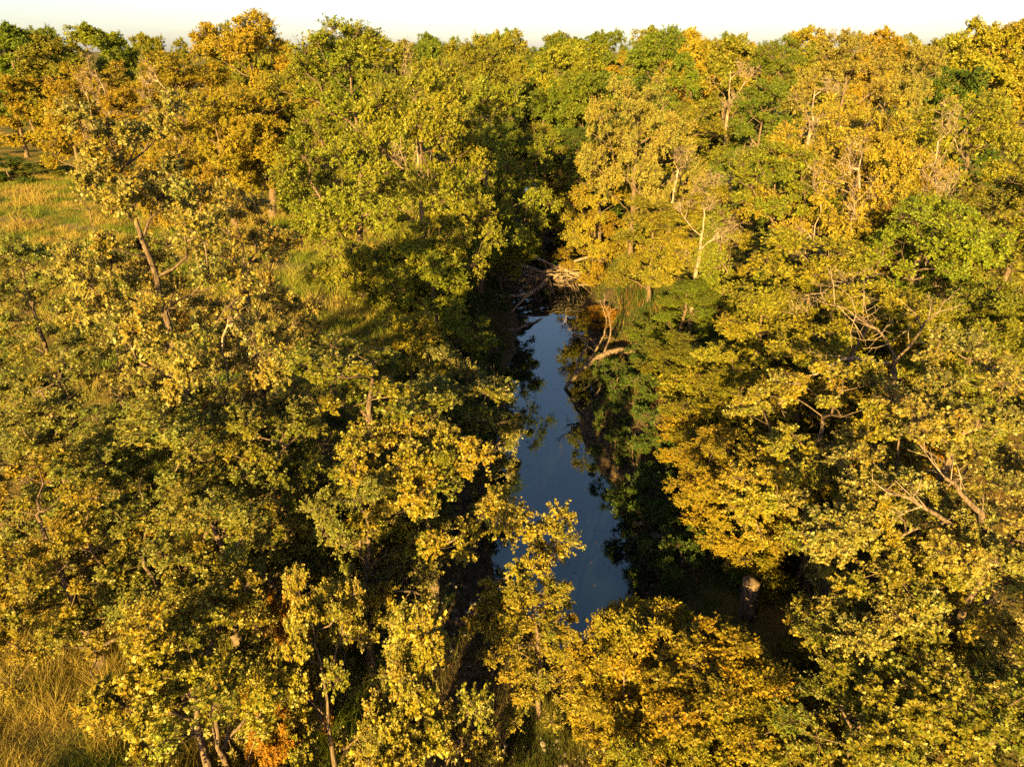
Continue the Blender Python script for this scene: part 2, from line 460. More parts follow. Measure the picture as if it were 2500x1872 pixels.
# middle distance broadleaved trees
MD = dict(tpl=T_LEAF, lmat=M_LEAF, size=0.142, clr=0.95, sprigs=27, per=21)
PROTO["midA"] = leafy("mid_a", 21, H=15, cb=3.5, R=5.0, n=180, trunk_r=0.28, min_gap=0.125, per_macro=5, **MD)
PROTO["midB"] = leafy("mid_b", 22, H=15, cb=2.5, R=4.6, n=165, min_gap=0.125, per_macro=5, trunk_r=0.26, prof=0.75, bare=0.12, **MD)
PROTO["midC"] = leafy("mid_c", 23, H=13, cb=2.0, R=3.2, n=110, min_gap=0.13, trunk_r=0.2, prof=0.7, bare=0.08, **MD)
PROTO["midD"] = leafy("mid_d", 24, H=14, cb=4.5, R=5.5, n=175, trunk_r=0.3, prof=0.7, bare=0.06, min_gap=0.14, **MD)
# far trees
FR = dict(tpl=T_ROUND, lmat=M_LEAF, size=0.23, clr=1.15, sprigs=18, per=19, tw=False)
PROTO["farA"] = leafy("far_a", 31, H=16, cb=4.0, R=6.0, n=160, min_gap=0.13, trunk_r=0.32, **FR)
PROTO["farB"] = leafy("far_b", 32, H=16, cb=4.5, R=5.2, n=140, min_gap=0.13, trunk_r=0.3, prof=0.75, bare=0.08, **FR)
PROTO["farC"] = leafy("far_c", 33, H=15, cb=3.0, R=6.5, n=160, trunk_r=0.32, prof=0.7, min_gap=0.14, **FR)
# shrubs
SH = dict(size=0.10, clr=0.5, sprigs=20, per=16, trunk_r=0.06, hue=0.35)
PROTO["shrubA"] = leafy("shrub_a", 41, H=4.5, cb=0.5, R=1.9, n=85, tpl=T_ROUND, bare=0.04, **SH)
PROTO["shrubB"] = leafy("shrub_b", 42, H=3.0, cb=0.2, R=1.9, n=36, tpl=T_LEAF, bare=0.05, **SH)
PROTO["shrubC"] = leafy("shrub_c", 43, H=5.5, cb=0.8, R=2.1, n=80, tpl=T_LONG, bare=0.08, **{**SH, "size": 0.13})
# dead trees
DD = dict(dead=True, wmat=M_PALE, merge=False, clr=0.8, sprigs=5)
PROTO["deadA"] = leafy("dead_a", 51, H=10, cb=4.0, R=2.4, n=30, trunk_r=0.11, lean=0.1, spread=1.0, **DD)
PROTO["deadB"] = leafy("dead_b", 52, H=12, cb=7.0, R=2.0, n=22, trunk_r=0.12, lean=0.03, spread=1.2, **DD)
PROTO["deadC"] = leafy("dead_c", 53, H=9, cb=3.0, R=3.2, n=40, trunk_r=0.18, lean=0.08, spread=0.8, **DD)

PALETTE = {
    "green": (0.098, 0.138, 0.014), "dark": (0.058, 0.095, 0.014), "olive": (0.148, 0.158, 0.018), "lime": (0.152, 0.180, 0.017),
    "yellow": (0.212, 0.195, 0.020), "gold": (0.232, 0.188, 0.017), "orange": (0.27, 0.145, 0.014), "pale": (0.200, 0.190, 0.038), "oak": (0.168, 0.174, 0.030),
}
def copy_tree(proto, name, x, y, z, sxy, sz, rot, color, label, cat, group, seed):
    p = PROTO[proto]
    root = bpy.data.objects.new(name, None); COL.objects.link(root)
    root.empty_display_size = 0.3
    root.location = (x, y, z); root.rotation_euler = (0, 0, rot); root.scale = (sxy, sxy, sz)
    tag(root, label, cat, group)
    t = link("trunk", p["trunk"], root)
    for m_ in p["limbs"]: link("limb", m_, t)
    if p["crown"]:
        c_ = link("crown", p["crown"], root); c_["kind"] = "stuff"
        r = random.Random(seed); j = lambda s: 1 + r.uniform(-s, s)
        b = j(0.08); c_.color = (color[0] * b * j(0.06), color[1] * b * j(0.05), color[2] * b, 1.0)
    return root

# each row: prototype, name, x, y, ground z, width factor, height factor, turn, colour, label, category, group
TREES = [
    ('oakC', 'oak_tree', -8.7, 17, 2.2, 0.804, 0.915, 0.4, 'pale', 'tall slender oak with sparse crown, its crooked trunk rising beside the left clearing', 'tree', 'lobed oaks on the near left bank'),
    ('oakC', 'oak_tree', -8.1, 20.5, 2.1, 0.685, 0.722, 2.1, 'pale', 'thin oak with pale forked bare branches, right of the tall slender oak', 'tree', 'lobed oaks on the near left bank'),
    ('oakA', 'oak_tree', -11.2, 15.5, 2.4, 0.692, 0.595, 3.91, 'oak', 'dense oak at the left edge just below the sunlit grass clearing', 'tree', 'lobed oaks on the near left bank'),
    ('oakB', 'oak_tree', -7.7, 15, 2.55, 0.806, 0.571, 4.66, 'oak', 'broad oak straight below the thin forked oak on the left', 'tree', 'lobed oaks on the near left bank'),
    ('oakA', 'oak_tree', -4.1, 16.8, 2.17, 0.938, 0.617, 1.0, 'olive', 'wide dark green oak spreading from the left bank to the pool edge', 'tree', 'lobed oaks on the near left bank'),
    ('oakB', 'oak_tree', -1.9, 14.6, 0.73, 0.744, 0.687, 3.3, 'yellow', 'oak whose leafy branch tip reaches out over the blue pool from the left', 'tree', 'lobed oaks on the near left bank'),
    ('oakC', 'oak_tree', -13.4, 19.5, 2.12, 0.685, 0.661, 5.2, 'oak', 'slender oak at the left edge in front of the sunlit grass clearing', 'tree', 'lobed oaks on the near left bank'),
    ('oakA', 'oak_tree', -9.3, 12.2, 2.73, 0.558, 0.488, 4.99, 'yellow', 'sunlit oak at the left edge above the golden grass corner', 'tree', 'lobed oaks on the near left bank'),
    ('oakB', 'oak_tree', -6.5, 13.0, 2.42, 0.694, 0.488, 5.0, 'oak', 'oak filling the middle of the near left canopy', 'tree', 'lobed oaks on the near left bank'),
    ('oakA', 'oak_tree', -3.5, 13.2, 1.47, 0.491, 0.532, 2.6, 'oak', 'oak with greyish leaves left of the near end of the pool', 'tree', 'lobed oaks on the near left bank'),
    ('oakB', 'oak_tree', -8.8, 14.0, 2.7, 0.62, 0.5, 4.1, 'oak', 'oak between the left edge oaks and the broad oak below the clearing', 'tree', 'lobed oaks on the near left bank'),
    ('oakA', 'oak_tree', -5.5, 14.6, 2.37, 0.603, 0.532, 0.2, 'olive', 'green oak left of the one reaching over the pool', 'tree', 'lobed oaks on the near left bank'),
    ('oakB', 'oak_tree', -1.7, 19.5, 0.38, 0.62, 0.644, 1.7, 'oak', 'oak on the left bank between the wide oak and the pool', 'tree', 'lobed oaks on the near left bank'),
    ('oakD', 'oak_tree', -5.8, 9.6, 2.22, 0.731, 0.759, 5.92, 'yellow', 'low bushy oak above the golden grass in the bottom left corner', 'tree', 'lobed oaks on the near left bank'),
    ('oakD', 'oak_tree', -5.4, 9.3, 2.05, 0.568, 0.646, 4.65, 'yellow', 'low oak left of the dark stony gully at the bottom', 'tree', 'lobed oaks on the near left bank'),
    ('oakD', 'oak_tree', -3.6, 10.2, 1.18, 0.446, 0.903, 5.79, 'yellow', 'small oak hanging its leaf clusters over the dark stony gully', 'tree', 'lobed oaks on the near left bank'),
    ('oakD', 'oak_tree', -1.6, 9.6, 0.56, 0.609, 0.968, 0.18, 'yellow', 'bright yellow-green oak at the bottom centre between two dark gaps', 'tree', 'lobed oaks on the near left bank'),
    ('oakD', 'oak_tree', -1.9, 8.5, 0.65, 0.446, 0.815, 2.92, 'yellow', 'lowest yellow oak spray at the bottom edge beside the grassy creek bed', 'tree', 'lobed oaks on the near left bank'),
    ('oakC', 'oak_tree', 0.6, 12.4, 0.56, 0.446, 0.34, 5.92, 'yellow', 'yellow oak overhanging the near tip of the blue pool', 'tree', 'lobed oaks on the near left bank'),
    ('oakA', 'oak_tree', 8.1, 15.5, 2.26, 0.737, 0.58, 4.08, 'yellow', 'sunlit yellow-green oak above the thick leaning trunk on the right', 'tree', 'oaks on the near right bank'),
    ('oakB', 'oak_tree', 9.2, 13.0, 2.39, 0.818, 0.72, 0.9, 'pale', 'pale oak with large bright leaves at the right edge', 'tree', 'oaks on the near right bank'),
    ('oakA', 'oak_tree', 7.9, 12.0, 2.36, 0.513, 0.494, 5.66, 'yellow', 'oak in front of the pale broken limbs on the right', 'tree', 'oaks on the near right bank'),
    ('oakB', 'oak_tree', 8.6, 10.5, 2.32, 0.62, 0.565, 0.71, 'pale', 'sunlit oak at the right edge below the large pale-leaved oak', 'tree', 'oaks on the near right bank'),
    ('oakD', 'oak_tree', 7.1, 9.8, 2.33, 0.812, 0.665, 2.95, 'olive', 'dense green-yellow oak right of the thick sunlit trunk', 'tree', 'oaks on the near right bank'),
    ('oakD', 'oak_tree', 7.7, 8.4, 2.37, 0.812, 0.643, 1.55, 'olive', 'low oak filling the bottom right corner', 'tree', 'oaks on the near right bank'),
    ('oakD', 'oak_tree', 6.1, 9.0, 2.33, 0.649, 0.495, 3.41, 'olive', 'small green oak at the bottom right beside the orange thicket', 'tree', 'oaks on the near right bank'),
    ('midD', 'broadleaf_tree', 6.8, 17.0, 2.12, 0.373, 0.251, 3.6, 'gold', 'small-leaved golden tree right of the dark shaded pool bank', 'tree', 'broadleaved trees on the right bank'),
    ('midD', 'broadleaf_tree', 7.8, 15.5, 2.26, 0.341, 0.275, 0.08, 'gold', 'golden tree standing over the thick sunlit trunk base', 'tree', 'broadleaved trees on the right bank'),
    ('shrubC', 'shrub', 2.9, 12.3, 1.61, 0.723, 0.556, 1.36, 'gold', 'tall orange-yellow shrub nearest the lower end of the pool', 'shrub', 'orange-yellow thicket at the bottom right'),
    ('shrubA', 'shrub', 4.2, 11.6, 2.31, 0.752, 0.427, 1.76, 'gold', 'golden shrub in front of the tree stump on the right bank', 'shrub', 'orange-yellow thicket at the bottom right'),
    ('shrubC', 'shrub', 2.5, 10.8, 1.43, 0.553, 0.52, 5.75, 'gold', 'yellow shrub left in the thicket, beside the grassy creek bed', 'shrub', 'orange-yellow thicket at the bottom right'),
    ('shrubA', 'shrub', 3.4, 9.9, 2.2, 0.705, 0.45, 4.81, 'gold', 'round yellow shrub at the bottom edge of the thicket', 'shrub', 'orange-yellow thicket at the bottom right'),
    ('shrubC', 'shrub', 5.3, 10.6, 2.39, 0.595, 0.277, 1.0, 'gold', 'tangled orange-brown shrub below the fallen log', 'shrub', 'orange-yellow thicket at the bottom right'),
    ('shrubA', 'shrub', 4.7, 9.6, 2.36, 0.658, 0.339, 5.01, 'yellow', 'yellow-green shrub at the bottom edge right of the thicket', 'shrub', 'orange-yellow thicket at the bottom right'),
    ('shrubA', 'shrub', 2.5, 11.8, 1.33, 0.564, 0.643, 0.87, 'gold', 'golden shrub at the left front of the thicket by the pool tip', 'shrub', 'orange-yellow thicket at the bottom right'),
    ('shrubA', 'shrub', 4.6, 10.9, 2.35, 0.705, 0.4, 3.88, 'gold', 'golden shrub in the middle of the thicket', 'shrub', 'orange-yellow thicket at the bottom right'),
    ('shrubC', 'shrub', 2.8, 9.3, 1.84, 0.553, 0.369, 0.8, 'yellow', 'yellow shrub at the bottom edge, left in the thicket', 'shrub', 'orange-yellow thicket at the bottom right'),
    ('shrubC', 'shrub', -4.5, 9.6, 1.58, 0.298, 0.595, 0.01, 'orange', 'thin orange shrub beside the dark stony gully', 'shrub', None),
    ('shrubB', 'shrub', -4.7, 11.2, 1.66, 0.352, 1.37, 5.47, 'orange', 'small rusty orange shrub among the near left oaks', 'shrub', None),
    ('midA', 'broadleaf_tree', -4.2, 34, 1.99, 0.75, 0.843, 1.32, 'lime', 'tall green tree with a dark trunk showing, left of the creek', 'tree', 'tall green trees on the left creek bank'),
    ('midB', 'broadleaf_tree', -9.4, 43, 2.12, 1.019, 0.951, 1.35, 'lime', 'tallest light green tree left of centre, its top against the sky', 'tree', 'tall green trees on the left creek bank'),
    ('midB', 'broadleaf_tree', -2.0, 44, 1.28, 0.776, 0.817, 6.17, 'lime', 'yellow-green tree leaning to the creek behind the tall green tree', 'tree', 'tall green trees on the left creek bank'),
    ('midA', 'broadleaf_tree', -0.7, 47, 0.39, 0.464, 0.494, 5.48, 'lime', 'low green tree overhanging the brush dam from the left bank', 'tree', 'tall green trees on the left creek bank'),
    ('midC', 'broadleaf_tree', -3.4, 31, 1.55, 0.642, 0.459, 1.82, 'lime', 'bright yellow-green tree on the left bank right beside the pool', 'tree', 'tall green trees on the left creek bank'),
    ('midC', 'broadleaf_tree', -4.9, 36, 2.13, 0.558, 0.417, 6.04, 'lime', 'green tree bordering the grass clearing on its right', 'tree', 'tall green trees on the left creek bank'),
    ('midC', 'broadleaf_tree', -4.0, 25.5, 1.82, 0.558, 0.358, 3.39, 'yellow', 'small yellow-green tree at the left pool bank above the wide dark oak', 'tree', 'tall green trees on the left creek bank'),
    ('midC', 'broadleaf_tree', -15.4, 60, 2.36, 0.837, 0.681, 4.26, 'lime', 'light green tree at the upper right end of the grass clearing', 'tree', 'tall green trees on the left creek bank'),
    ('midD', 'broadleaf_tree', -21.2, 64, 2.06, 1.055, 0.792, 1.29, 'gold', 'gold tree with a lit bare trunk standing in the grass clearing', 'tree', 'gold trees behind the left clearing'),
    ('midD', 'broadleaf_tree', -20.0, 45, 2.05, 0.487, 0.614, 5.91, 'gold', 'gold tree behind the slender oak, pale trunk in the clearing', 'tree', 'gold trees behind the left clearing'),
    ('midA', 'broadleaf_tree', -31.0, 72, 2.13, 1.161, 0.853, 4.34, 'gold', 'broad orange-gold tree behind the clearing with dead twigs in its top', 'tree', 'gold trees behind the left clearing'),
    ('midD', 'broadleaf_tree', -40.0, 76, 2.16, 1.055, 0.861, 6.07, 'gold', 'orange-gold tree at the upper left behind the slender oak', 'tree', 'gold trees behind the left clearing'),
    ('midD', 'broadleaf_tree', -23.1, 60, 2.09, 0.812, 0.749, 5.61, 'gold', 'gold tree left of the lit bare trunk, behind the thin forked oak', 'tree', 'gold trees behind the left clearing'),
    ('midB', 'broadleaf_tree', -32.0, 66, 2.26, 1.068, 0.683, 1.88, 'gold', 'low orange-gold tree filling the gap below the bare dead leader', 'tree', 'gold trees behind the left clearing'),
    ('farC', 'broadleaf_tree', -49.2, 84, 2.18, 0.687, 0.534, 2.27, 'gold', 'small gold tree right of the dark leaning trunk at the far left', 'tree', 'gold trees behind the left clearing'),
    ('midD', 'broadleaf_tree', -20.1, 70, 2.04, 0.812, 0.869, 1.04, 'lime', 'yellow-green tree between the brown-gold and the tallest light green tree', 'tree', 'gold trees behind the left clearing'),
    ('midA', 'broadleaf_tree', -26.4, 80, 2.17, 1.25, 1.089, 0.92, 'gold', 'tallest brown-gold tree on the left skyline', 'tree', 'gold trees behind the left clearing'),
    ('farA', 'broadleaf_tree', -65.7, 112, 1.99, 1.116, 0.913, 0.41, 'olive', 'green tree with a dark leaning trunk at the far left', 'tree', 'dark trees at the far left'),
    ('farB', 'broadleaf_tree', -73.0, 116, 2.02, 1.202, 0.996, 1.89, 'green', 'green skyline tree at the left edge of the picture', 'tree', 'dark trees at the far left'),
    ('farC', 'broadleaf_tree', -67.5, 104, 2.17, 0.824, 0.65, 3.79, 'gold', 'low brownish tree at the left edge above the shaded hedge', 'tree', 'dark trees at the far left'),
    ('shrubB', 'shrub', -56.7, 88, 1.94, 1.41, 0.488, 0.02, 'olive', 'large round bush in the shade at the far left', 'shrub', None),
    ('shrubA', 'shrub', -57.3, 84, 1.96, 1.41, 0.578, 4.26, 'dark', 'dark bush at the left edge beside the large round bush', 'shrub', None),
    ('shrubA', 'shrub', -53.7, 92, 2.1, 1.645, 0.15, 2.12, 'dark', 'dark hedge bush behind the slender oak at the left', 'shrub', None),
    ('midB', 'broadleaf_tree', -4.8, 58, 2.17, 0.873, 0.818, 1.95, 'olive', 'olive tree behind the tall green trees left of centre', 'tree', 'trees behind the bend of the creek'),
    ('midA', 'broadleaf_tree', -2.4, 78, 2.02, 1.071, 0.931, 5.14, 'olive', 'brown-olive tree top on the skyline left of the horizon gap', 'tree', 'trees behind the bend of the creek'),
    ('midD', 'broadleaf_tree', 3.8, 90, -0.1, 0.812, 0.886, 3.02, 'green', 'green tree at the centre below the horizon gap', 'tree', 'trees behind the bend of the creek'),
    ('midA', 'broadleaf_tree', -1.4, 57, 1.94, 0.625, 0.581, 1.98, 'green', 'dark green tree behind the creek bend, left of the sandy bank', 'tree', 'trees behind the bend of the creek'),
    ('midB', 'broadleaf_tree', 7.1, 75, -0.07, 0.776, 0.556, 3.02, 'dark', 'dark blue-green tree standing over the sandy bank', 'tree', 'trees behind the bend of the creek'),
    ('shrubA', 'shrub', 2.4, 57, -0.25, 0.94, 0.961, 4.43, 'lime', 'yellow-green bush over the creek just beyond the brush dam', 'shrub', None),
    ('midC', 'broadleaf_tree', 5.1, 63, -0.69, 0.642, 0.492, 0.36, 'gold', 'small golden tree closing the creek gap beyond the brush dam', 'tree', 'trees behind the bend of the creek'),
    ('midC', 'broadleaf_tree', 3.3, 71, 0.22, 0.837, 0.617, 6.12, 'lime', 'light green tree low in the gap beyond the creek bend', 'tree', 'trees behind the bend of the creek'),
    ('farC', 'broadleaf_tree', 8.5, 85, 2.17, 0.687, 0.715, 0.14, 'green', 'green tree right of the centre below the horizon gap', 'tree', 'trees behind the bend of the creek'),
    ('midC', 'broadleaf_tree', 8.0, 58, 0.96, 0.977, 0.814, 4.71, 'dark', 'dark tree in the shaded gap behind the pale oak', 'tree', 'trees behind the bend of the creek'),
    ('midD', 'broadleaf_tree', 8.1, 48, 2.32, 0.649, 0.823, 5.31, 'pale', 'pale-leaved oak with an open crown right of the creek bend', 'tree', 'yellow trees on the right creek bank'),
    ('midC', 'broadleaf_tree', 6.2, 50, 0.54, 0.767, 0.712, 0.11, 'yellow', 'narrow yellow tree on the right bank beside the brush dam', 'tree', 'yellow trees on the right creek bank'),
    ('midC', 'broadleaf_tree', 5.7, 50, 0.2, 0.642, 0.381, 4.95, 'gold', 'lower golden tree overhanging the brush dam from the right bank', 'tree', 'yellow trees on the right creek bank'),
    ('midC', 'broadleaf_tree', 7.9, 40, 2.21, 0.642, 0.447, 2.3, 'olive', 'shaded olive tree between the brush dam and the pale bare trunks', 'tree', 'yellow trees on the right creek bank'),
    ('midC', 'broadleaf_tree', 8.2, 33, 2.08, 0.558, 0.265, 3.63, 'green', 'green tree behind the fallen dead tree on the right bank', 'tree', 'yellow trees on the right creek bank'),
    ('shrubA', 'shrub', 5.7, 41, 0.6, 0.705, 0.19, 0.06, 'orange', 'orange bush at the right end of the brush dam', 'shrub', None),
    ('shrubA', 'shrub', 6.0, 36, 0.97, 0.705, -0.065, 0.29, 'yellow', 'yellow bush above the fallen dead tree', 'shrub', None),
    ('midC', 'broadleaf_tree', 7.3, 27, 2.21, 0.586, 0.203, 1.14, 'olive', 'olive-yellow tree overhanging the shaded right bank of the pool', 'tree', 'yellow trees on the right creek bank'),
    ('midC', 'broadleaf_tree', 10.4, 38, 2.28, 0.837, 0.486, 6.0, 'yellow', 'yellow tree with a pale trunk in front, right of the pool', 'tree', 'yellow trees on the right creek bank'),
    ('midB', 'broadleaf_tree', 12.1, 34, 2.09, 0.728, 0.611, 1.23, 'lime', 'sunlit yellow-green tree right of the pale bare trunk', 'tree', 'yellow trees on the right creek bank'),
    ('midD', 'broadleaf_tree', 16.7, 35, 2.01, 0.731, 0.81, 4.75, 'yellow', 'broad sunlit tree with many bare grey branches at the upper right', 'tree', 'yellow trees on the right creek bank'),
    ('midA', 'broadleaf_tree', 22.9, 37, 2.23, 0.848, 0.737, 5.84, 'lime', 'large yellow-green tree at the upper right edge', 'tree', 'yellow trees on the right creek bank'),
    ('midB', 'broadleaf_tree', 19.2, 28, 2.04, 0.776, 0.6, 5.92, 'olive', 'olive tree at the right edge below the large yellow-green tree', 'tree', 'yellow trees on the right creek bank'),
    ('midA', 'broadleaf_tree', 15.3, 27, 2.09, 0.714, 0.546, 2.16, 'lime', 'sunlit tree in the middle of the right-hand canopy', 'tree', 'yellow trees on the right creek bank'),
    ('midC', 'broadleaf_tree', 11.6, 27, 2.2, 0.893, 0.53, 2.23, 'yellow', 'yellow tree beside the bare twig cluster on the right', 'tree', 'yellow trees on the right creek bank'),
    ('midC', 'broadleaf_tree', 9.0, 25, 2.25, 0.698, 0.407, 3.3, 'yellow', 'yellow-green tree behind the long curved dead limb', 'tree', 'yellow trees on the right creek bank'),
    ('midB', 'broadleaf_tree', 11.2, 22, 2.16, 0.679, 0.431, 4.87, 'yellow', 'sunlit tree above the thick leaning trunk in the right canopy', 'tree', 'yellow trees on the right creek bank'),
    ('midA', 'broadleaf_tree', 14.8, 21.5, 2.09, 0.625, 0.449, 0.68, 'olive', 'olive-green tree at the right edge above the pale oak', 'tree', 'yellow trees on the right creek bank'),
    ('midC', 'broadleaf_tree', 7.7, 22, 2.23, 0.614, 0.268, 4.7, 'yellow', 'yellow tree above the reddish leaf litter on the right bank', 'tree', 'yellow trees on the right creek bank'),
    ('midC', 'broadleaf_tree', 8.7, 19.5, 2.13, 0.67, 0.327, 5.01, 'gold', 'golden tree in the middle of the right bank below the dead limb', 'tree', 'yellow trees on the right creek bank'),
    ('midC', 'broadleaf_tree', 14.5, 62, 2.17, 1.046, 0.71, 5.4, 'olive', 'olive tree with dead branches behind the pale bare trunks', 'tree', 'yellow trees on the right creek bank'),
    ('midB', 'broadleaf_tree', 17.1, 54, 1.97, 0.776, 0.747, 0.23, 'green', 'green tree behind the leaning dead branches at the right', 'tree', 'yellow trees on the right creek bank'),
    ('midA', 'broadleaf_tree', 15.2, 76, 2.29, 0.982, 0.984, 5.94, 'green', 'rounded green tree crown on the skyline right of centre', 'tree', 'trees on the right skyline'),
    ('farB', 'broadleaf_tree', 20.1, 72, 2.25, 0.859, 0.837, 0.57, 'olive', 'olive tree with two bare leaders on the right skyline', 'tree', 'trees on the right skyline'),
    ('midB', 'broadleaf_tree', 23.8, 68, 2.13, 0.776, 0.924, 2.14, 'green', 'green tree with a tuft on a bare stem on the right skyline', 'tree', 'trees on the right skyline'),
    ('midA', 'broadleaf_tree', 25.8, 60, 2.0, 0.938, 0.958, 3.84, 'pale', 'big pale rounded tree crown on the right skyline', 'tree', 'trees on the right skyline'),
    ('midB', 'broadleaf_tree', 31.4, 62, 2.38, 0.728, 0.875, 5.77, 'pale', 'smaller pale crown joined to the big pale one', 'tree', 'trees on the right skyline'),
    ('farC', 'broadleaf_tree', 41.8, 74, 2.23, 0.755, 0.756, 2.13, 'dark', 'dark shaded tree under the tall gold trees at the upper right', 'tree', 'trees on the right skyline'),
    ('farA', 'broadleaf_tree', 52.9, 90, 2.22, 0.967, 0.966, 5.8, 'yellow', 'tall yellow-gold tree on the skyline at the upper right', 'tree', 'trees on the right skyline'),
    ('farB', 'broadleaf_tree', 59.1, 92, 2.08, 1.116, 0.992, 3.42, 'yellow', 'tall yellow-gold tree cut by the right edge of the picture', 'tree', 'trees on the right skyline'),
    ('deadA', 'dead_tree', 9.1, 43, 2.26, 1.116, 0.828, 0.6, 'pale', 'bare forked dead tree with a leaning pale trunk right of the creek', 'dead tree', 'bare dead trees'),
    ('deadB', 'dead_tree', 9.1, 34.5, 2.07, 0.804, 0.646, 1.96, 'pale', 'tall pale dead trunk with a bare top, right of the forked one', 'dead tree', 'bare dead trees'),
    ('deadC', 'dead_tree', 12.0, 41, 2.2, 0.628, 0.942, 1.99, 'pale', 'bare twiggy dead top behind the tall pale dead trunk', 'dead tree', 'bare dead trees'),
    ('deadC', 'dead_tree', -5.7, 46, 2.31, 0.502, 1.456, 1.11, 'pale', 'pinkish bare dead tree against the skyline left of centre', 'dead tree', 'bare dead trees'),
    ('deadC', 'dead_tree', 15.6, 32.5, 2.07, 0.767, 1.083, 0.49, 'pale', 'dead tree with spreading grey branches inside the upper right canopy', 'dead tree', 'bare dead trees'),
    ('deadA', 'dead_tree', 16.5, 29, 2.14, 0.93, 0.915, 0.93, 'pale', 'bare grey branches right of the spreading dead tree', 'dead tree', 'bare dead trees'),
    ('deadA', 'dead_tree', 19.4, 33, 2.12, 0.744, 1.136, 4.33, 'pale', 'pair of bare forked leaders near the upper right edge', 'dead tree', 'bare dead trees'),
    ('deadB', 'dead_tree', 22.9, 58, 2.02, 1.116, 1.066, 6.26, 'pale', 'leaning bare branches behind the broad sunlit right tree', 'dead tree', 'bare dead trees'),
    ('deadC', 'dead_tree', -36.1, 69, 2.28, 0.698, 1.386, 1.01, 'pale', 'bare dead leader in the orange-gold tree at the upper left', 'dead tree', 'bare dead trees'),
    ('deadC', 'dead_tree', -29.6, 67, 2.16, 0.837, 1.357, 0.3, 'pale', 'bare grey twigs in front of the broad orange-gold tree', 'dead tree', 'bare dead trees'),
    ('deadB', 'dead_tree', 18.7, 66, 2.22, 1.116, 1.139, 6.2, 'pale', 'two bare pale leaders sticking up on the right skyline', 'dead tree', 'bare dead trees'),
    ('deadC', 'dead_tree', -8.2, 18.5, 2.12, 0.419, 0.803, 3.35, 'pale', 'bare forked dead crown within the thin oak on the left', 'dead tree', 'bare dead trees'),
    ('deadA', 'dead_tree', 11.4, 23, 2.22, 0.837, 0.66, 2.55, 'pale', 'pale bare stems rising through the middle of the right canopy', 'dead tree', 'bare dead trees'),
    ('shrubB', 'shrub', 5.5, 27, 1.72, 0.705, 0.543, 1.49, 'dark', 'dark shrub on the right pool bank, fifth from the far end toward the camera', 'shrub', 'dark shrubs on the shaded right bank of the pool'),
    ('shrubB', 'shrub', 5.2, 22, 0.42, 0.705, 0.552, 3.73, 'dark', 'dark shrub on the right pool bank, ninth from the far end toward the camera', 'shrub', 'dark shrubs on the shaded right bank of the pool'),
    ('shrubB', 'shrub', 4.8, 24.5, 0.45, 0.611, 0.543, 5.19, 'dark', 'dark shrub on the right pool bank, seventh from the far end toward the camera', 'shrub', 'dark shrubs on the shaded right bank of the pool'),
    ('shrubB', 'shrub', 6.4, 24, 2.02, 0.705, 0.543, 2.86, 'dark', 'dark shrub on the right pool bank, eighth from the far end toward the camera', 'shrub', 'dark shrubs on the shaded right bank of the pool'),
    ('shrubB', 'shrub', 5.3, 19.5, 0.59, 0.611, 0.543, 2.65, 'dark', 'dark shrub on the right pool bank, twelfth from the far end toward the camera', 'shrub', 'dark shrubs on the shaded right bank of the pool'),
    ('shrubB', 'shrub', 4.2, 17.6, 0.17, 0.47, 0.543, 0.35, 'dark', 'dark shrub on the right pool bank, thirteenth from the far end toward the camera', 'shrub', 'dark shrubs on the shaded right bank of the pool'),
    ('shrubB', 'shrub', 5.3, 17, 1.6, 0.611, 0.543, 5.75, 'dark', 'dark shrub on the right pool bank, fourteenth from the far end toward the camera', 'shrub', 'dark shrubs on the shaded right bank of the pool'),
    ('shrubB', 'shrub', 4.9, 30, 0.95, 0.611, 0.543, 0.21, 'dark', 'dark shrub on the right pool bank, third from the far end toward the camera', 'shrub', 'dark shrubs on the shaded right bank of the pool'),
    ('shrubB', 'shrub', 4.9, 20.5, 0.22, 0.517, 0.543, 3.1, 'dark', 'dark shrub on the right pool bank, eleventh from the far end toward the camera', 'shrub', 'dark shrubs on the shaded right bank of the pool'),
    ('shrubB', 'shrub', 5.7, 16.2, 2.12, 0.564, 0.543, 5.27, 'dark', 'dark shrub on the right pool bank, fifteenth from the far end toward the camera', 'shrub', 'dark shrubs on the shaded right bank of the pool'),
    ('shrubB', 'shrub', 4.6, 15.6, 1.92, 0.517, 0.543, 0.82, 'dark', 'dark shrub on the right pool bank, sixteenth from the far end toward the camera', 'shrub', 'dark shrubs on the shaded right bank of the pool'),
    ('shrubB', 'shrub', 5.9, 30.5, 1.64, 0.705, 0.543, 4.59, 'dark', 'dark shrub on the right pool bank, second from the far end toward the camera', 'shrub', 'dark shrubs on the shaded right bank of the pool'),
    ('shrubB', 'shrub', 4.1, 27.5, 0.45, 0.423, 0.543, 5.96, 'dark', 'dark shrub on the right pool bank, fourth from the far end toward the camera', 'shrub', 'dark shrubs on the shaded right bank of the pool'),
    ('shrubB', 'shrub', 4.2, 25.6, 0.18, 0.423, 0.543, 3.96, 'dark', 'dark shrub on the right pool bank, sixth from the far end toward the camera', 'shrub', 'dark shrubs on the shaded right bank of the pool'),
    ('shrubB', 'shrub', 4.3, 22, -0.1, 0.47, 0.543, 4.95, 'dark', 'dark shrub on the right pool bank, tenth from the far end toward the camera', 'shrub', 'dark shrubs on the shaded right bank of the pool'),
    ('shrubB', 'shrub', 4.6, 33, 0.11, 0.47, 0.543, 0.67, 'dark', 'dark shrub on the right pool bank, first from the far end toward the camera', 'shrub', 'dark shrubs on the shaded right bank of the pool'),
    ('shrubB', 'shrub', -1.2, 34, 0.12, 0.564, 0.781, 2.73, 'dark', 'dark shrub on the left pool bank, third from the far end toward the camera', 'shrub', 'dark shrubs on the shaded left bank of the pool'),
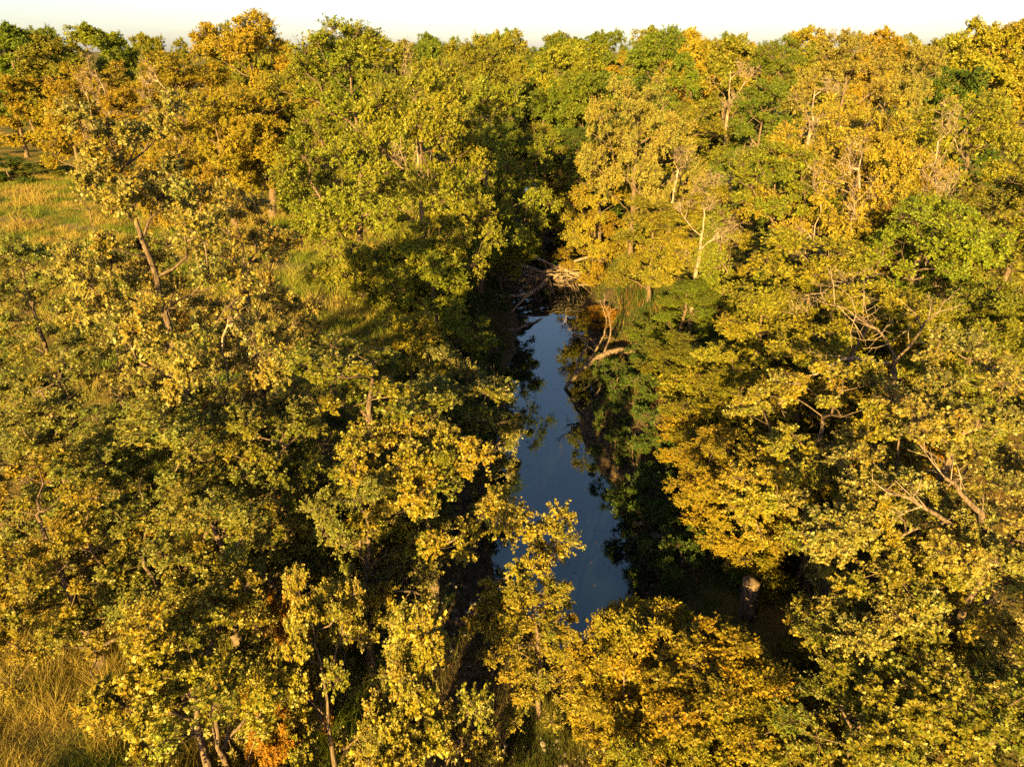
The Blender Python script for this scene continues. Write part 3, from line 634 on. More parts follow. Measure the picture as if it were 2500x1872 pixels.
    ('shrubB', 'shrub', -1.9, 31, 0.32, 0.611, 0.581, 0.94, 'dark', 'dark shrub on the left pool bank, fourth from the far end toward the camera', 'shrub', 'dark shrubs on the shaded left bank of the pool'),
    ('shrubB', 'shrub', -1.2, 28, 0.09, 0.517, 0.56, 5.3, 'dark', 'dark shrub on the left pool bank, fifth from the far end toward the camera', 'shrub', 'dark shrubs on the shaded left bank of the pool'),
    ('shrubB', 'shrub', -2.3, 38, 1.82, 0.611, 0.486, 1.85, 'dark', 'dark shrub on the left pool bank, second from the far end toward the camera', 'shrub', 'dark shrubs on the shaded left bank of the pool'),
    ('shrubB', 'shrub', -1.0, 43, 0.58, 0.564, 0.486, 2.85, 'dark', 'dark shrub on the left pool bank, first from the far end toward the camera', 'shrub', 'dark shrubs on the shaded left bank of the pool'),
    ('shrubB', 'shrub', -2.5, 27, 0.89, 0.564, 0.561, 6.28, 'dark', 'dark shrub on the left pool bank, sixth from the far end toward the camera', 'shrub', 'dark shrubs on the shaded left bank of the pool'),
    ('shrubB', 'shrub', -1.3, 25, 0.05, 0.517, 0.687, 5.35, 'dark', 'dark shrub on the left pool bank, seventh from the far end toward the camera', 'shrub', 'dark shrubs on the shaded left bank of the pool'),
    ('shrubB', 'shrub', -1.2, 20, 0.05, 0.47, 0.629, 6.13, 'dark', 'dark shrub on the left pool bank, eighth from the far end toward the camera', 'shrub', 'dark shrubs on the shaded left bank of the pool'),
    ('shrubA', 'shrub', 6.6, 23, 2.04, 0.705, 0.342, 6.03, 'gold', 'undergrowth shrub between right bank trunks, third from the back toward the camera', 'shrub', 'undergrowth shrubs between the right bank trees'),
    ('shrubA', 'shrub', 8.4, 24, 2.23, 0.705, 0.344, 3.01, 'yellow', 'undergrowth shrub between right bank trunks, second from the back toward the camera', 'shrub', 'undergrowth shrubs between the right bank trees'),
    ('shrubA', 'shrub', 7.8, 18, 2.14, 0.611, 0.442, 2.95, 'yellow', 'undergrowth shrub between right bank trunks, seventh from the back toward the camera', 'shrub', 'undergrowth shrubs between the right bank trees'),
    ('shrubA', 'shrub', 6.4, 18.5, 1.94, 0.564, 0.262, 0.71, 'olive', 'undergrowth shrub between right bank trunks, sixth from the back toward the camera', 'shrub', 'undergrowth shrubs between the right bank trees'),
    ('shrubA', 'shrub', 10.0, 22, 2.24, 0.705, 0.722, 3.94, 'olive', 'undergrowth shrub between right bank trunks, fourth from the back toward the camera', 'shrub', 'undergrowth shrubs between the right bank trees'),
    ('shrubA', 'shrub', 7.7, 28, 2.19, 0.611, 0.24, 5.45, 'gold', 'undergrowth shrub between right bank trunks, first from the back toward the camera', 'shrub', 'undergrowth shrubs between the right bank trees'),
    ('shrubA', 'shrub', 8.9, 16.5, 2.06, 0.611, 0.557, 0.56, 'olive', 'undergrowth shrub between right bank trunks, ninth from the back toward the camera', 'shrub', 'undergrowth shrubs between the right bank trees'),
    ('shrubA', 'shrub', 10.4, 18, 2.1, 0.705, 0.849, 3.24, 'yellow', 'undergrowth shrub between right bank trunks, eighth from the back toward the camera', 'shrub', 'undergrowth shrubs between the right bank trees'),
    ('shrubA', 'shrub', 6.7, 15.5, 2.27, 0.47, 0.24, 0.4, 'yellow', 'undergrowth shrub between right bank trunks, eleventh from the back toward the camera', 'shrub', 'undergrowth shrubs between the right bank trees'),
    ('shrubA', 'shrub', 7.4, 12.5, 2.4, 0.517, 0.24, 4.36, 'yellow', 'undergrowth shrub between right bank trunks, twelfth from the back toward the camera', 'shrub', 'undergrowth shrubs between the right bank trees'),
    ('shrubA', 'shrub', 10.9, 16, 2.21, 0.705, 0.908, 4.77, 'gold', 'undergrowth shrub between right bank trunks, tenth from the back toward the camera', 'shrub', 'undergrowth shrubs between the right bank trees'),
    ('shrubA', 'shrub', 13.4, 22, 2.14, 0.705, 1.022, 3.51, 'yellow', 'undergrowth shrub between right bank trunks, fifth from the back toward the camera', 'shrub', 'undergrowth shrubs between the right bank trees'),
    ('shrubA', 'shrub', 9.7, 12.5, 2.39, 0.611, 0.652, 5.25, 'yellow', 'undergrowth shrub between right bank trunks, thirteenth from the back toward the camera', 'shrub', 'undergrowth shrubs between the right bank trees'),
    ('shrubA', 'shrub', -6.6, 38, 2.18, 0.705, 0.593, 4.83, 'olive', 'shrub at the foot of the tall left trees, fourth from the back', 'shrub', 'shrubs at the foot of the tall left trees'),
    ('shrubA', 'shrub', -4.5, 36, 2.16, 0.611, 0.518, 4.5, 'yellow', 'shrub at the foot of the tall left trees, fifth from the back', 'shrub', 'shrubs at the foot of the tall left trees'),
    ('shrubA', 'shrub', -9.0, 42, 2.1, 0.705, 0.59, 4.08, 'olive', 'shrub at the foot of the tall left trees, second from the back', 'shrub', 'shrubs at the foot of the tall left trees'),
    ('shrubA', 'shrub', -3.5, 46, 2.28, 0.705, 0.24, 5.35, 'yellow', 'shrub at the foot of the tall left trees, first from the back', 'shrub', 'shrubs at the foot of the tall left trees'),
    ('shrubA', 'shrub', -4.2, 27, 1.86, 0.564, 0.437, 3.44, 'olive', 'shrub at the foot of the tall left trees, sixth from the back', 'shrub', 'shrubs at the foot of the tall left trees'),
    ('shrubA', 'shrub', -3.8, 40, 2.19, 0.611, 0.24, 2.05, 'olive', 'shrub at the foot of the tall left trees, third from the back', 'shrub', 'shrubs at the foot of the tall left trees'),
    ('shrubC', 'shrub', 3.9, 70, -0.08, 0.85, 0.805, 1.72, 'orange', 'orange shrub on the sandy bank at the creek bend', 'shrub', None),
    ('shrubC', 'shrub', 7.8, 74, 0.55, 0.85, 0.533, 1.81, 'gold', 'golden shrub right of the dark tree on the sandy bank', 'shrub', None),
    ('farB', 'broadleaf_tree', -75.6, 122.07976978136273, 2.16, 1.08, 0.97, 5.89, 'green', 'far woodland tree behind the gold trees on the left skyline', 'tree', 'far woodland on the left'),
    ('farC', 'broadleaf_tree', -41.3, 129.4844397335699, 2.19, 0.81, 1.075, 6.01, 'lime', 'far woodland tree behind the gold trees on the left skyline', 'tree', 'far woodland on the left'),
    ('farB', 'broadleaf_tree', -73.6, 138.5325215098015, 2.3, 1.18, 1.021, 1.78, 'lime', 'far woodland tree behind the gold trees on the left skyline', 'tree', 'far woodland on the left'),
    ('farC', 'broadleaf_tree', -97.9, 143.10436102535104, 2.05, 0.901, 1.051, 3.24, 'green', 'far woodland tree behind the gold trees on the left skyline', 'tree', 'far woodland on the left'),
    ('farC', 'broadleaf_tree', -71.5, 158.25089972328908, 2.08, 0.761, 1.037, 1.23, 'olive', 'far woodland tree behind the gold trees on the left skyline', 'tree', 'far woodland on the left'),
    ('farC', 'broadleaf_tree', -95.7, 163.5510393179112, 2.04, 0.736, 1.144, 0.26, 'green', 'far woodland tree behind the gold trees on the left skyline', 'tree', 'far woodland on the left'),
    ('farA', 'broadleaf_tree', -60.8, 170.76831257564206, 2.26, 0.777, 1.102, 3.03, 'olive', 'far woodland tree behind the gold trees on the left skyline', 'tree', 'far woodland on the left'),
    ('farC', 'broadleaf_tree', -90.5, 179.54784603977416, 2.2, 0.855, 1.105, 1.28, 'green', 'far woodland tree behind the gold trees on the left skyline', 'tree', 'far woodland on the left'),
    ('farB', 'broadleaf_tree', -128.1, 189.08535495614623, 2.02, 1.152, 1.069, 4.33, 'olive', 'far woodland tree behind the gold trees on the left skyline', 'tree', 'far woodland on the left'),
    ('farB', 'broadleaf_tree', -66.4, 195.8467509343253, 1.99, 0.891, 1.016, 3.22, 'green', 'far woodland tree behind the gold trees on the left skyline', 'tree', 'far woodland on the left'),
    ('farA', 'broadleaf_tree', -120.6, 207.2936083373972, 2.07, 0.869, 1.083, 4.03, 'green', 'far woodland tree behind the gold trees on the left skyline', 'tree', 'far woodland on the left'),
    ('farC', 'broadleaf_tree', -68.6, 210.70468679159424, 1.99, 0.818, 1.081, 6.08, 'olive', 'far woodland tree behind the gold trees on the left skyline', 'tree', 'far woodland on the left'),
    ('farA', 'broadleaf_tree', -104.1, 220.80866528223805, 2.22, 0.858, 0.908, 3.55, 'lime', 'far woodland tree behind the gold trees on the left skyline', 'tree', 'far woodland on the left'),
    ('farC', 'broadleaf_tree', -151.9, 229.01598554917192, 2.13, 0.79, 1.078, 6.13, 'lime', 'far woodland tree behind the gold trees on the left skyline', 'tree', 'far woodland on the left'),
    ('farB', 'broadleaf_tree', -83.3, 236.1770370321196, 2.23, 1.189, 0.984, 3.74, 'olive', 'far woodland tree behind the gold trees on the left skyline', 'tree', 'far woodland on the left'),
    ('farB', 'broadleaf_tree', -113.0, 242.42626256355229, 2.4, 0.865, 1.058, 3.09, 'lime', 'far woodland tree behind the gold trees on the left skyline', 'tree', 'far woodland on the left'),
    ('farC', 'broadleaf_tree', -173.2, 250.7967865645822, 2.03, 0.951, 1.258, 1.84, 'olive', 'far woodland tree behind the gold trees on the left skyline', 'tree', 'far woodland on the left'),
    ('farC', 'broadleaf_tree', -99.6, 262.9892974979962, 2.01, 0.841, 1.258, 5.87, 'olive', 'far woodland tree behind the gold trees on the left skyline', 'tree', 'far woodland on the left'),
    ('farA', 'broadleaf_tree', -165.9, 271.14478209723467, 2.23, 0.959, 1.182, 1.84, 'lime', 'far woodland tree behind the gold trees on the left skyline', 'tree', 'far woodland on the left'),
    ('farC', 'broadleaf_tree', -87.1, 277.8809218952307, 2.39, 0.929, 1.1, 0.1, 'olive', 'far woodland tree behind the gold trees on the left skyline', 'tree', 'far woodland on the left'),
    ('farC', 'broadleaf_tree', -142.1, 282.10457144670363, 1.98, 0.768, 1.102, 0.17, 'green', 'far woodland tree behind the gold trees on the left skyline', 'tree', 'far woodland on the left'),
    ('farA', 'broadleaf_tree', -183.5, 292.0826971486613, 1.89, 0.755, 1.002, 3.47, 'lime', 'far woodland tree behind the gold trees on the left skyline', 'tree', 'far woodland on the left'),
    ('farA', 'broadleaf_tree', -126.8, 302.9759758362155, 2.03, 0.748, 1.062, 3.74, 'lime', 'far woodland tree behind the gold trees on the left skyline', 'tree', 'far woodland on the left'),
    ('farB', 'broadleaf_tree', -153.7, 311.15660291283587, 2.01, 1.022, 1.086, 5.35, 'green', 'far woodland tree behind the gold trees on the left skyline', 'tree', 'far woodland on the left'),
    ('farA', 'broadleaf_tree', -92.5, 315.29427883331766, 2.0, 0.834, 1.003, 4.36, 'olive', 'far woodland tree behind the gold trees on the left skyline', 'tree', 'far woodland on the left'),
    ('farB', 'broadleaf_tree', -150.8, 325.3753023615846, 2.42, 0.908, 1.009, 4.37, 'lime', 'far woodland tree behind the gold trees on the left skyline', 'tree', 'far woodland on the left'),
    ('farB', 'broadleaf_tree', -15.1, 94.30162020083124, 2.3, 1.06, 0.851, 0.43, 'olive', 'far woodland tree on the central skyline beyond the creek bend', 'tree', 'far woodland in the centre'),
    ('farC', 'broadleaf_tree', 5.9, 96.72195474183151, 2.06, 0.946, 0.881, 4.54, 'lime', 'far woodland tree on the central skyline beyond the creek bend', 'tree', 'far woodland in the centre'),
    ('farA', 'broadleaf_tree', -7.4, 109.12159156891363, 2.18, 0.781, 0.84, 1.38, 'olive', 'far woodland tree on the central skyline beyond the creek bend', 'tree', 'far woodland in the centre'),
    ('farA', 'broadleaf_tree', -24.8, 113.85159263712389, 1.95, 1.04, 0.855, 0.94, 'green', 'far woodland tree on the central skyline beyond the creek bend', 'tree', 'far woodland in the centre'),
    ('farC', 'broadleaf_tree', -4.0, 120.69343011518251, 0.23, 0.745, 1.13, 4.15, 'olive', 'far woodland tree on the central skyline beyond the creek bend', 'tree', 'far woodland in the centre'),
    ('farA', 'broadleaf_tree', -24.7, 128.74100303082054, 2.25, 0.965, 0.867, 0.06, 'green', 'far woodland tree on the central skyline beyond the creek bend', 'tree', 'far woodland in the centre'),
    ('farB', 'broadleaf_tree', 10.9, 131.19383149020808, 2.19, 1.181, 0.888, 5.74, 'lime', 'far woodland tree on the central skyline beyond the creek bend', 'tree', 'far woodland in the centre'),
    ('farC', 'broadleaf_tree', -13.9, 138.61655680861602, 2.13, 0.826, 0.937, 1.65, 'green', 'far woodland tree on the central skyline beyond the creek bend', 'tree', 'far woodland in the centre'),
    ('farC', 'broadleaf_tree', -37.1, 148.63915212071709, 2.24, 0.955, 0.892, 5.42, 'green', 'far woodland tree on the central skyline beyond the creek bend', 'tree', 'far woodland in the centre'),
    ('farA', 'broadleaf_tree', -0.2, 155.03276196763375, -0.1, 0.939, 1.13, 3.6, 'olive', 'far woodland tree on the central skyline beyond the creek bend', 'tree', 'far woodland in the centre'),
    ('farB', 'broadleaf_tree', -16.2, 159.16398218755825, 2.34, 0.94, 0.897, 3.02, 'green', 'far woodland tree on the central skyline beyond the creek bend', 'tree', 'far woodland in the centre'),
    ('farC', 'broadleaf_tree', 21.5, 168.2923933107682, 2.07, 0.792, 1.108, 5.93, 'green', 'far woodland tree on the central skyline beyond the creek bend', 'tree', 'far woodland in the centre'),
    ('farA', 'broadleaf_tree', -3.2, 176.13528293041122, 0.29, 1.034, 0.968, 5.15, 'green', 'far woodland tree on the central skyline beyond the creek bend', 'tree', 'far woodland in the centre'),
    ('farA', 'broadleaf_tree', -32.6, 181.1728806730808, 2.23, 0.83, 0.959, 5.0, 'lime', 'far woodland tree on the central skyline beyond the creek bend', 'tree', 'far woodland in the centre'),
    ('farB', 'broadleaf_tree', 12.4, 189.95407573651264, 1.96, 1.135, 0.981, 6.04, 'green', 'far woodland tree on the central skyline beyond the creek bend', 'tree', 'far woodland in the centre'),
    ('farA', 'broadleaf_tree', -28.8, 196.93209446991324, 2.28, 0.964, 0.774, 0.4, 'green', 'far woodland tree on the central skyline beyond the creek bend', 'tree', 'far woodland in the centre'),
    ('farB', 'broadleaf_tree', 21.0, 201.7176338370462, 2.18, 1.164, 1.028, 4.15, 'green', 'far woodland tree on the central skyline beyond the creek bend', 'tree', 'far woodland in the centre'),
    ('farC', 'broadleaf_tree', -4.0, 211.0167611404131, 1.81, 0.94, 1.093, 2.92, 'lime', 'far woodland tree on the central skyline beyond the creek bend', 'tree', 'far woodland in the centre'),
    ('farB', 'broadleaf_tree', -41.3, 216.3436708199334, 2.17, 1.157, 1.06, 0.96, 'green', 'far woodland tree on the central skyline beyond the creek bend', 'tree', 'far woodland in the centre'),
    ('farB', 'broadleaf_tree', 12.8, 224.52883944633228, 2.06, 1.089, 1.078, 3.03, 'olive', 'far woodland tree on the central skyline beyond the creek bend', 'tree', 'far woodland in the centre'),
    ('farA', 'broadleaf_tree', -6.2, 230.045768157227, 2.21, 0.949, 0.997, 2.96, 'green', 'far woodland tree on the central skyline beyond the creek bend', 'tree', 'far woodland in the centre'),
    ('farB', 'broadleaf_tree', -60.9, 243.61286738119722, 2.01, 1.014, 0.911, 4.58, 'green', 'far woodland tree on the central skyline beyond the creek bend', 'tree', 'far woodland in the centre'),
    ('farA', 'broadleaf_tree', -1.5, 245.15743922687085, 2.15, 0.939, 1.146, 5.73, 'green', 'far woodland tree on the central skyline beyond the creek bend', 'tree', 'far woodland in the centre'),
    ('farB', 'broadleaf_tree', -27.2, 256.10214261467604, 1.97, 0.956, 1.108, 1.03, 'green', 'far woodland tree on the central skyline beyond the creek bend', 'tree', 'far woodland in the centre'),
    ('farC', 'broadleaf_tree', -65.7, 259.88741694912335, 2.06, 0.854, 0.851, 0.04, 'lime', 'far woodland tree on the central skyline beyond the creek bend', 'tree', 'far woodland in the centre'),
    ('farA', 'broadleaf_tree', -1.8, 265.7043286327182, 2.15, 0.754, 1.018, 5.9, 'lime', 'far woodland tree on the central skyline beyond the creek bend', 'tree', 'far woodland in the centre'),
    ('farA', 'broadleaf_tree', -56.7, 277.4445281648873, 2.31, 1.023, 0.845, 4.29, 'olive', 'far woodland tree on the central skyline beyond the creek bend', 'tree', 'far woodland in the centre'),
    ('farA', 'broadleaf_tree', 16.1, 284.02283314137003, 1.88, 0.82, 0.883, 2.8, 'green', 'far woodland tree on the central skyline beyond the creek bend', 'tree', 'far woodland in the centre'),
    ('farA', 'broadleaf_tree', -15.5, 291.08713608032235, 2.14, 0.797, 0.794, 1.18, 'green', 'far woodland tree on the central skyline beyond the creek bend', 'tree', 'far woodland in the centre'),
    ('farA', 'broadleaf_tree', -57.3, 295.2936738218639, 2.14, 0.905, 0.868, 3.76, 'green', 'far woodland tree on the central skyline beyond the creek bend', 'tree', 'far woodland in the centre'),
    ('farC', 'broadleaf_tree', -8.0, 306.8025285039104, 2.06, 0.785, 1.258, 3.59, 'green', 'far woodland tree on the central skyline beyond the creek bend', 'tree', 'far woodland in the centre'),
    ('farB', 'broadleaf_tree', -41.2, 310.4888213796647, 1.99, 1.095, 0.907, 3.48, 'green', 'far woodland tree on the central skyline beyond the creek bend', 'tree', 'far woodland in the centre'),
    ('farB', 'broadleaf_tree', 28.3, 315.89271720316873, 2.08, 1.14, 0.877, 0.83, 'lime', 'far woodland tree on the central skyline beyond the creek bend', 'tree', 'far woodland in the centre'),
    ('farB', 'broadleaf_tree', -18.7, 325.80611247528327, 2.22, 1.191, 0.917, 1.73, 'green', 'far woodland tree on the central skyline beyond the creek bend', 'tree', 'far woodland in the centre'),
    ('farB', 'broadleaf_tree', -74.6, 332.5843183091059, 2.13, 1.162, 0.917, 0.45, 'olive', 'far woodland tree on the central skyline beyond the creek bend', 'tree', 'far woodland in the centre'),
    ('farA', 'broadleaf_tree', 8.2, 341.6379674473178, 2.18, 1.011, 0.883, 3.61, 'green', 'far woodland tree on the central skyline beyond the creek bend', 'tree', 'far woodland in the centre'),
    ('farA', 'broadleaf_tree', -27.8, 346.40820390202157, 2.15, 0.961, 0.945, 1.68, 'green', 'far woodland tree on the central skyline beyond the creek bend', 'tree', 'far woodland in the centre'),
    ('farA', 'broadleaf_tree', 40.7, 356.1219935138184, 2.15, 0.835, 1.182, 1.65, 'green', 'far woodland tree on the central skyline beyond the creek bend', 'tree', 'far woodland in the centre'),
    ('farC', 'broadleaf_tree', -14.8, 362.2472667106245, 2.06, 0.84, 1.258, 0.76, 'olive', 'far woodland tree on the central skyline beyond the creek bend', 'tree', 'far woodland in the centre'),
    ('farB', 'broadleaf_tree', -50.1, 371.42033255110357, 2.06, 1.184, 1.09, 1.45, 'olive', 'far woodland tree on the central skyline beyond the creek bend', 'tree', 'far woodland in the centre'),
    ('farA', 'broadleaf_tree', 21.2, 374.67767745241196, 1.98, 0.793, 1.162, 4.56, 'green', 'far woodland tree on the central skyline beyond the creek bend', 'tree', 'far woodland in the centre'),
    ('farC', 'broadleaf_tree', -27.7, 379.40301527280457, 2.14, 0.726, 1.258, 4.99, 'green', 'far woodland tree on the central skyline beyond the creek bend', 'tree', 'far woodland in the centre'),
    ('farB', 'broadleaf_tree', -92.5, 386.65634718402663, 2.23, 1.063, 0.8, 2.77, 'green', 'far woodland tree on the central skyline beyond the creek bend', 'tree', 'far woodland in the centre'),
    ('farB', 'broadleaf_tree', 22.2, 398.35137031572964, 2.22, 1.063, 1.038, 0.8, 'olive', 'far woodland tree on the central skyline beyond the creek bend', 'tree', 'far woodland in the centre'),
    ('farA', 'broadleaf_tree', 23.3, 100.87850870533298, 1.97, 0.754, 0.932, 1.48, 'gold', 'far woodland tree behind the right skyline crowns', 'tree', 'far woodland on the right'),
    ('farA', 'broadleaf_tree', 58.5, 106.78495131262534, 2.09, 0.827, 0.889, 1.9, 'olive', 'far woodland tree behind the right skyline crowns', 'tree', 'far woodland on the right'),
    ('farB', 'broadleaf_tree', 43.0, 112.38878538479096, 2.0, 0.979, 0.845, 5.11, 'olive', 'far woodland tree behind the right skyline crowns', 'tree', 'far woodland on the right'),
    ('farB', 'broadleaf_tree', 21.3, 120.3187482568379, 2.1, 0.996, 0.972, 0.9, 'olive', 'far woodland tree behind the right skyline crowns', 'tree', 'far woodland on the right'),
    ('farB', 'broadleaf_tree', 57.8, 124.29432649059694, 2.31, 0.892, 0.96, 1.77, 'gold', 'far woodland tree behind the right skyline crowns', 'tree', 'far woodland on the right'),
    ('farB', 'broadleaf_tree', 40.8, 135.92368908157232, 2.11, 1.093, 0.851, 3.91, 'gold', 'far woodland tree behind the right skyline crowns', 'tree', 'far woodland on the right'),
    ('farC', 'broadleaf_tree', 85.8, 142.00256189698698, 1.94, 0.853, 1.09, 1.16, 'gold', 'far woodland tree behind the right skyline crowns', 'tree', 'far woodland on the right'),
    ('farB', 'broadleaf_tree', 53.9, 146.07168078427392, 2.02, 1.035, 1.026, 2.99, 'gold', 'far woodland tree behind the right skyline crowns', 'tree', 'far woodland on the right'),
    ('farC', 'broadleaf_tree', 24.0, 155.15548637844478, 1.96, 0.941, 0.865, 3.5, 'gold', 'far woodland tree behind the right skyline crowns', 'tree', 'far woodland on the right'),
    ('farC', 'broadleaf_tree', 76.3, 157.6284101071009, 2.21, 0.692, 0.996, 1.3, 'gold', 'far woodland tree behind the right skyline crowns', 'tree', 'far woodland on the right'),
    ('farC', 'broadleaf_tree', 39.8, 166.0971438103017, 2.34, 0.846, 0.898, 2.59, 'gold', 'far woodland tree behind the right skyline crowns', 'tree', 'far woodland on the right'),
    ('farA', 'broadleaf_tree', 107.4, 177.7243210963378, 2.23, 0.765, 0.808, 4.21, 'olive', 'far woodland tree behind the right skyline crowns', 'tree', 'far woodland on the right'),
    ('farC', 'broadleaf_tree', 93.9, 184.5551208671049, 1.97, 0.853, 0.954, 1.31, 'gold', 'far woodland tree behind the right skyline crowns', 'tree', 'far woodland on the right'),
    ('farC', 'broadleaf_tree', 53.1, 188.4241846010101, 2.26, 0.803, 1.076, 4.21, 'olive', 'far woodland tree behind the right skyline crowns', 'tree', 'far woodland on the right'),
    ('farA', 'broadleaf_tree', 121.8, 194.3772130759458, 2.29, 1.015, 0.925, 2.02, 'gold', 'far woodland tree behind the right skyline crowns', 'tree', 'far woodland on the right'),
    ('farC', 'broadleaf_tree', 83.2, 200.91738076345723, 2.02, 0.883, 0.885, 1.56, 'green', 'far woodland tree behind the right skyline crowns', 'tree', 'far woodland on the right'),
    ('farC', 'broadleaf_tree', 144.2, 206.27983498551094, 2.2, 0.708, 0.906, 0.48, 'olive', 'far woodland tree behind the right skyline crowns', 'tree', 'far woodland on the right'),
    ('farC', 'broadleaf_tree', 98.3, 215.35481311931431, 2.13, 0.842, 0.969, 5.52, 'gold', 'far woodland tree behind the right skyline crowns', 'tree', 'far woodland on the right'),
    ('farC', 'broadleaf_tree', 59.3, 224.44377337322726, 2.29, 0.851, 1.043, 1.9, 'olive', 'far woodland tree behind the right skyline crowns', 'tree', 'far woodland on the right'),
    ('farA', 'broadleaf_tree', 150.3, 228.2639980808864, 2.3, 0.87, 0.789, 0.73, 'olive', 'far woodland tree behind the right skyline crowns', 'tree', 'far woodland on the right'),
    ('farA', 'broadleaf_tree', 102.4, 237.1236819095534, 2.07, 0.841, 1.094, 4.06, 'olive', 'far woodland tree behind the right skyline crowns', 'tree', 'far woodland on the right'),
    ('farB', 'broadleaf_tree', 54.8, 244.91773445106256, 2.03, 0.906, 1.154, 6.01, 'gold', 'far woodland tree behind the right skyline crowns', 'tree', 'far woodland on the right'),
    ('farA', 'broadleaf_tree', 151.6, 249.25984939111066, 2.12, 1.01, 0.93, 5.28, 'gold', 'far woodland tree behind the right skyline crowns', 'tree', 'far woodland on the right'),
    ('farA', 'broadleaf_tree', 69.7, 257.2654936172022, 2.07, 0.777, 1.115, 0.95, 'green', 'far woodland tree behind the right skyline crowns', 'tree', 'far woodland on the right'),
    ('farC', 'broadleaf_tree', 169.1, 265.13814860816774, 2.19, 0.775, 0.94, 4.48, 'olive', 'far woodland tree behind the right skyline crowns', 'tree', 'far woodland on the right'),
    ('farA', 'broadleaf_tree', 147.4, 274.18115391977443, 2.19, 0.853, 0.943, 1.23, 'olive', 'far woodland tree behind the right skyline crowns', 'tree', 'far woodland on the right'),
    ('farC', 'broadleaf_tree', 54.0, 276.9465127089867, 2.33, 0.897, 0.88, 2.53, 'olive', 'far woodland tree behind the right skyline crowns', 'tree', 'far woodland on the right'),
    ('farC', 'broadleaf_tree', 168.7, 285.37395749997336, 2.2, 0.951, 1.25, 4.29, 'olive', 'far woodland tree behind the right skyline crowns', 'tree', 'far woodland on the right'),
    ('farA', 'broadleaf_tree', 131.9, 291.9542616319899, 2.25, 0.89, 0.806, 4.47, 'gold', 'far woodland tree behind the right skyline crowns', 'tree', 'far woodland on the right'),
    ('farC', 'broadleaf_tree', 59.9, 295.5505989486371, 2.25, 0.74, 0.833, 2.4, 'green', 'far woodland tree behind the right skyline crowns', 'tree', 'far woodland on the right'),
    ('farA', 'broadleaf_tree', 159.2, 304.3614475325729, 2.17, 0.915, 0.926, 2.56, 'green', 'far woodland tree behind the right skyline crowns', 'tree', 'far woodland on the right'),
    ('farA', 'broadleaf_tree', 73.3, 315.7830007712375, 2.16, 0.869, 1.06, 1.7, 'olive', 'far woodland tree behind the right skyline crowns', 'tree', 'far woodland on the right'),
    ('farC', 'broadleaf_tree', 196.1, 321.1531336150282, 2.24, 0.818, 0.843, 3.4, 'olive', 'far woodland tree behind the right skyline crowns', 'tree', 'far woodland on the right'),
    ('farB', 'broadleaf_tree', 163.2, 325.75815774523136, 2.01, 0.903, 1.182, 0.03, 'olive', 'far woodland tree behind the right skyline crowns', 'tree', 'far woodland on the right'),
    ('farB', 'broadleaf_tree', -9.5, 90.45091414787319, 2.3, 1.052, 0.67, 5.45, 'green', 'woodland tree in the dip beyond the creek bend, first from the left', 'tree', 'woodland beyond the creek bend'),
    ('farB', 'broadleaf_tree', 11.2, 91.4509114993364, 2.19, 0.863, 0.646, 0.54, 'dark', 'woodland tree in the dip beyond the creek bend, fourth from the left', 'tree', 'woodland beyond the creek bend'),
    ('farC', 'broadleaf_tree', 0.8, 95.29331323142875, -0.69, 0.693, 0.79, 2.47, 'olive', 'woodland tree in the dip beyond the creek bend, second from the left', 'tree', 'woodland beyond the creek bend'),
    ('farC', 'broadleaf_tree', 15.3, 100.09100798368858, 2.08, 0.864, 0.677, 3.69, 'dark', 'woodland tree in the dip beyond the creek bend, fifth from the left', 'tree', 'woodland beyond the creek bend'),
    ('farB', 'broadleaf_tree', 3.9, 101.48990914878415, 1.02, 1.173, 0.636, 0.09, 'green', 'woodland tree in the dip beyond the creek bend, third from the left', 'tree', 'woodland beyond the creek bend'),
]
for i, (pr, nm, x, y, z, sxy, sz, rot, colr, lab, cat, grp) in enumerate(TREES):
    copy_tree(pr, nm, x, y, z, sxy, sz, rot, PALETTE[colr], lab, cat, grp, i + 1)

# ------------------------------------------------------------------ grass
def blades(n, rng, sample, h, w, colA, colB, lean=0.5, patch=2.2, seed=0):
    xy = sample(n)
    x, y = xy[:, 0], xy[:, 1]; n = len(x); z = ground_z(x, y)
    nz = vnoise(x, y, patch, 20 + seed); nz2 = vnoise(x, y, patch * 0.3, 30 + seed)
    hh = h * (0.25 + 1.9 * nz2 ** 2) * (0.6 + 0.8 * vnoise(x, y, 5.0, 50 + seed)) * rng.uniform(0.6, 1.4, n)
    th = rng.uniform(0, 6.28, n); ln = hh * lean * rng.uniform(0.2, 1.2, n); la = th + rng.uniform(-1.2, 1.2, n) + 1.57
    w = w * np.clip(0.15 + y / 45, 0.34, 1.2)
    b = np.stack([np.cos(th), np.sin(th), np.zeros(n)], -1) * (w * rng.uniform(0.6, 1.4, n) / 2)[:, None]
    o = np.stack([x, y, z - 0.02], -1)
    tip = o + np.stack([np.cos(la) * ln, np.sin(la) * ln, hh * 0.95], -1)
    v = np.stack([o - b, o + b, tip], 1).reshape(-1, 3)
    f = np.arange(n * 3).reshape(-1, 3)
    nz = nz + (0.35 * np.clip((17 - y) / 3, 0, 1) * (x < -5) if seed == 1 else 0)
    mixv = np.clip((nz - 0.5) * 2.6 + (nz2 - 0.5) * 0.8 + 0.36 + 0.22 * rng.standard_normal(n), 0, 1)[:, None]
    col = (np.array(colA) * (1 - mixv) + np.array(colB) * mixv) * rng.uniform(0.75, 1.2, (n, 1))
    return v, f, np.repeat(col, 3, 0)
rng = np.random.default_rng(77)
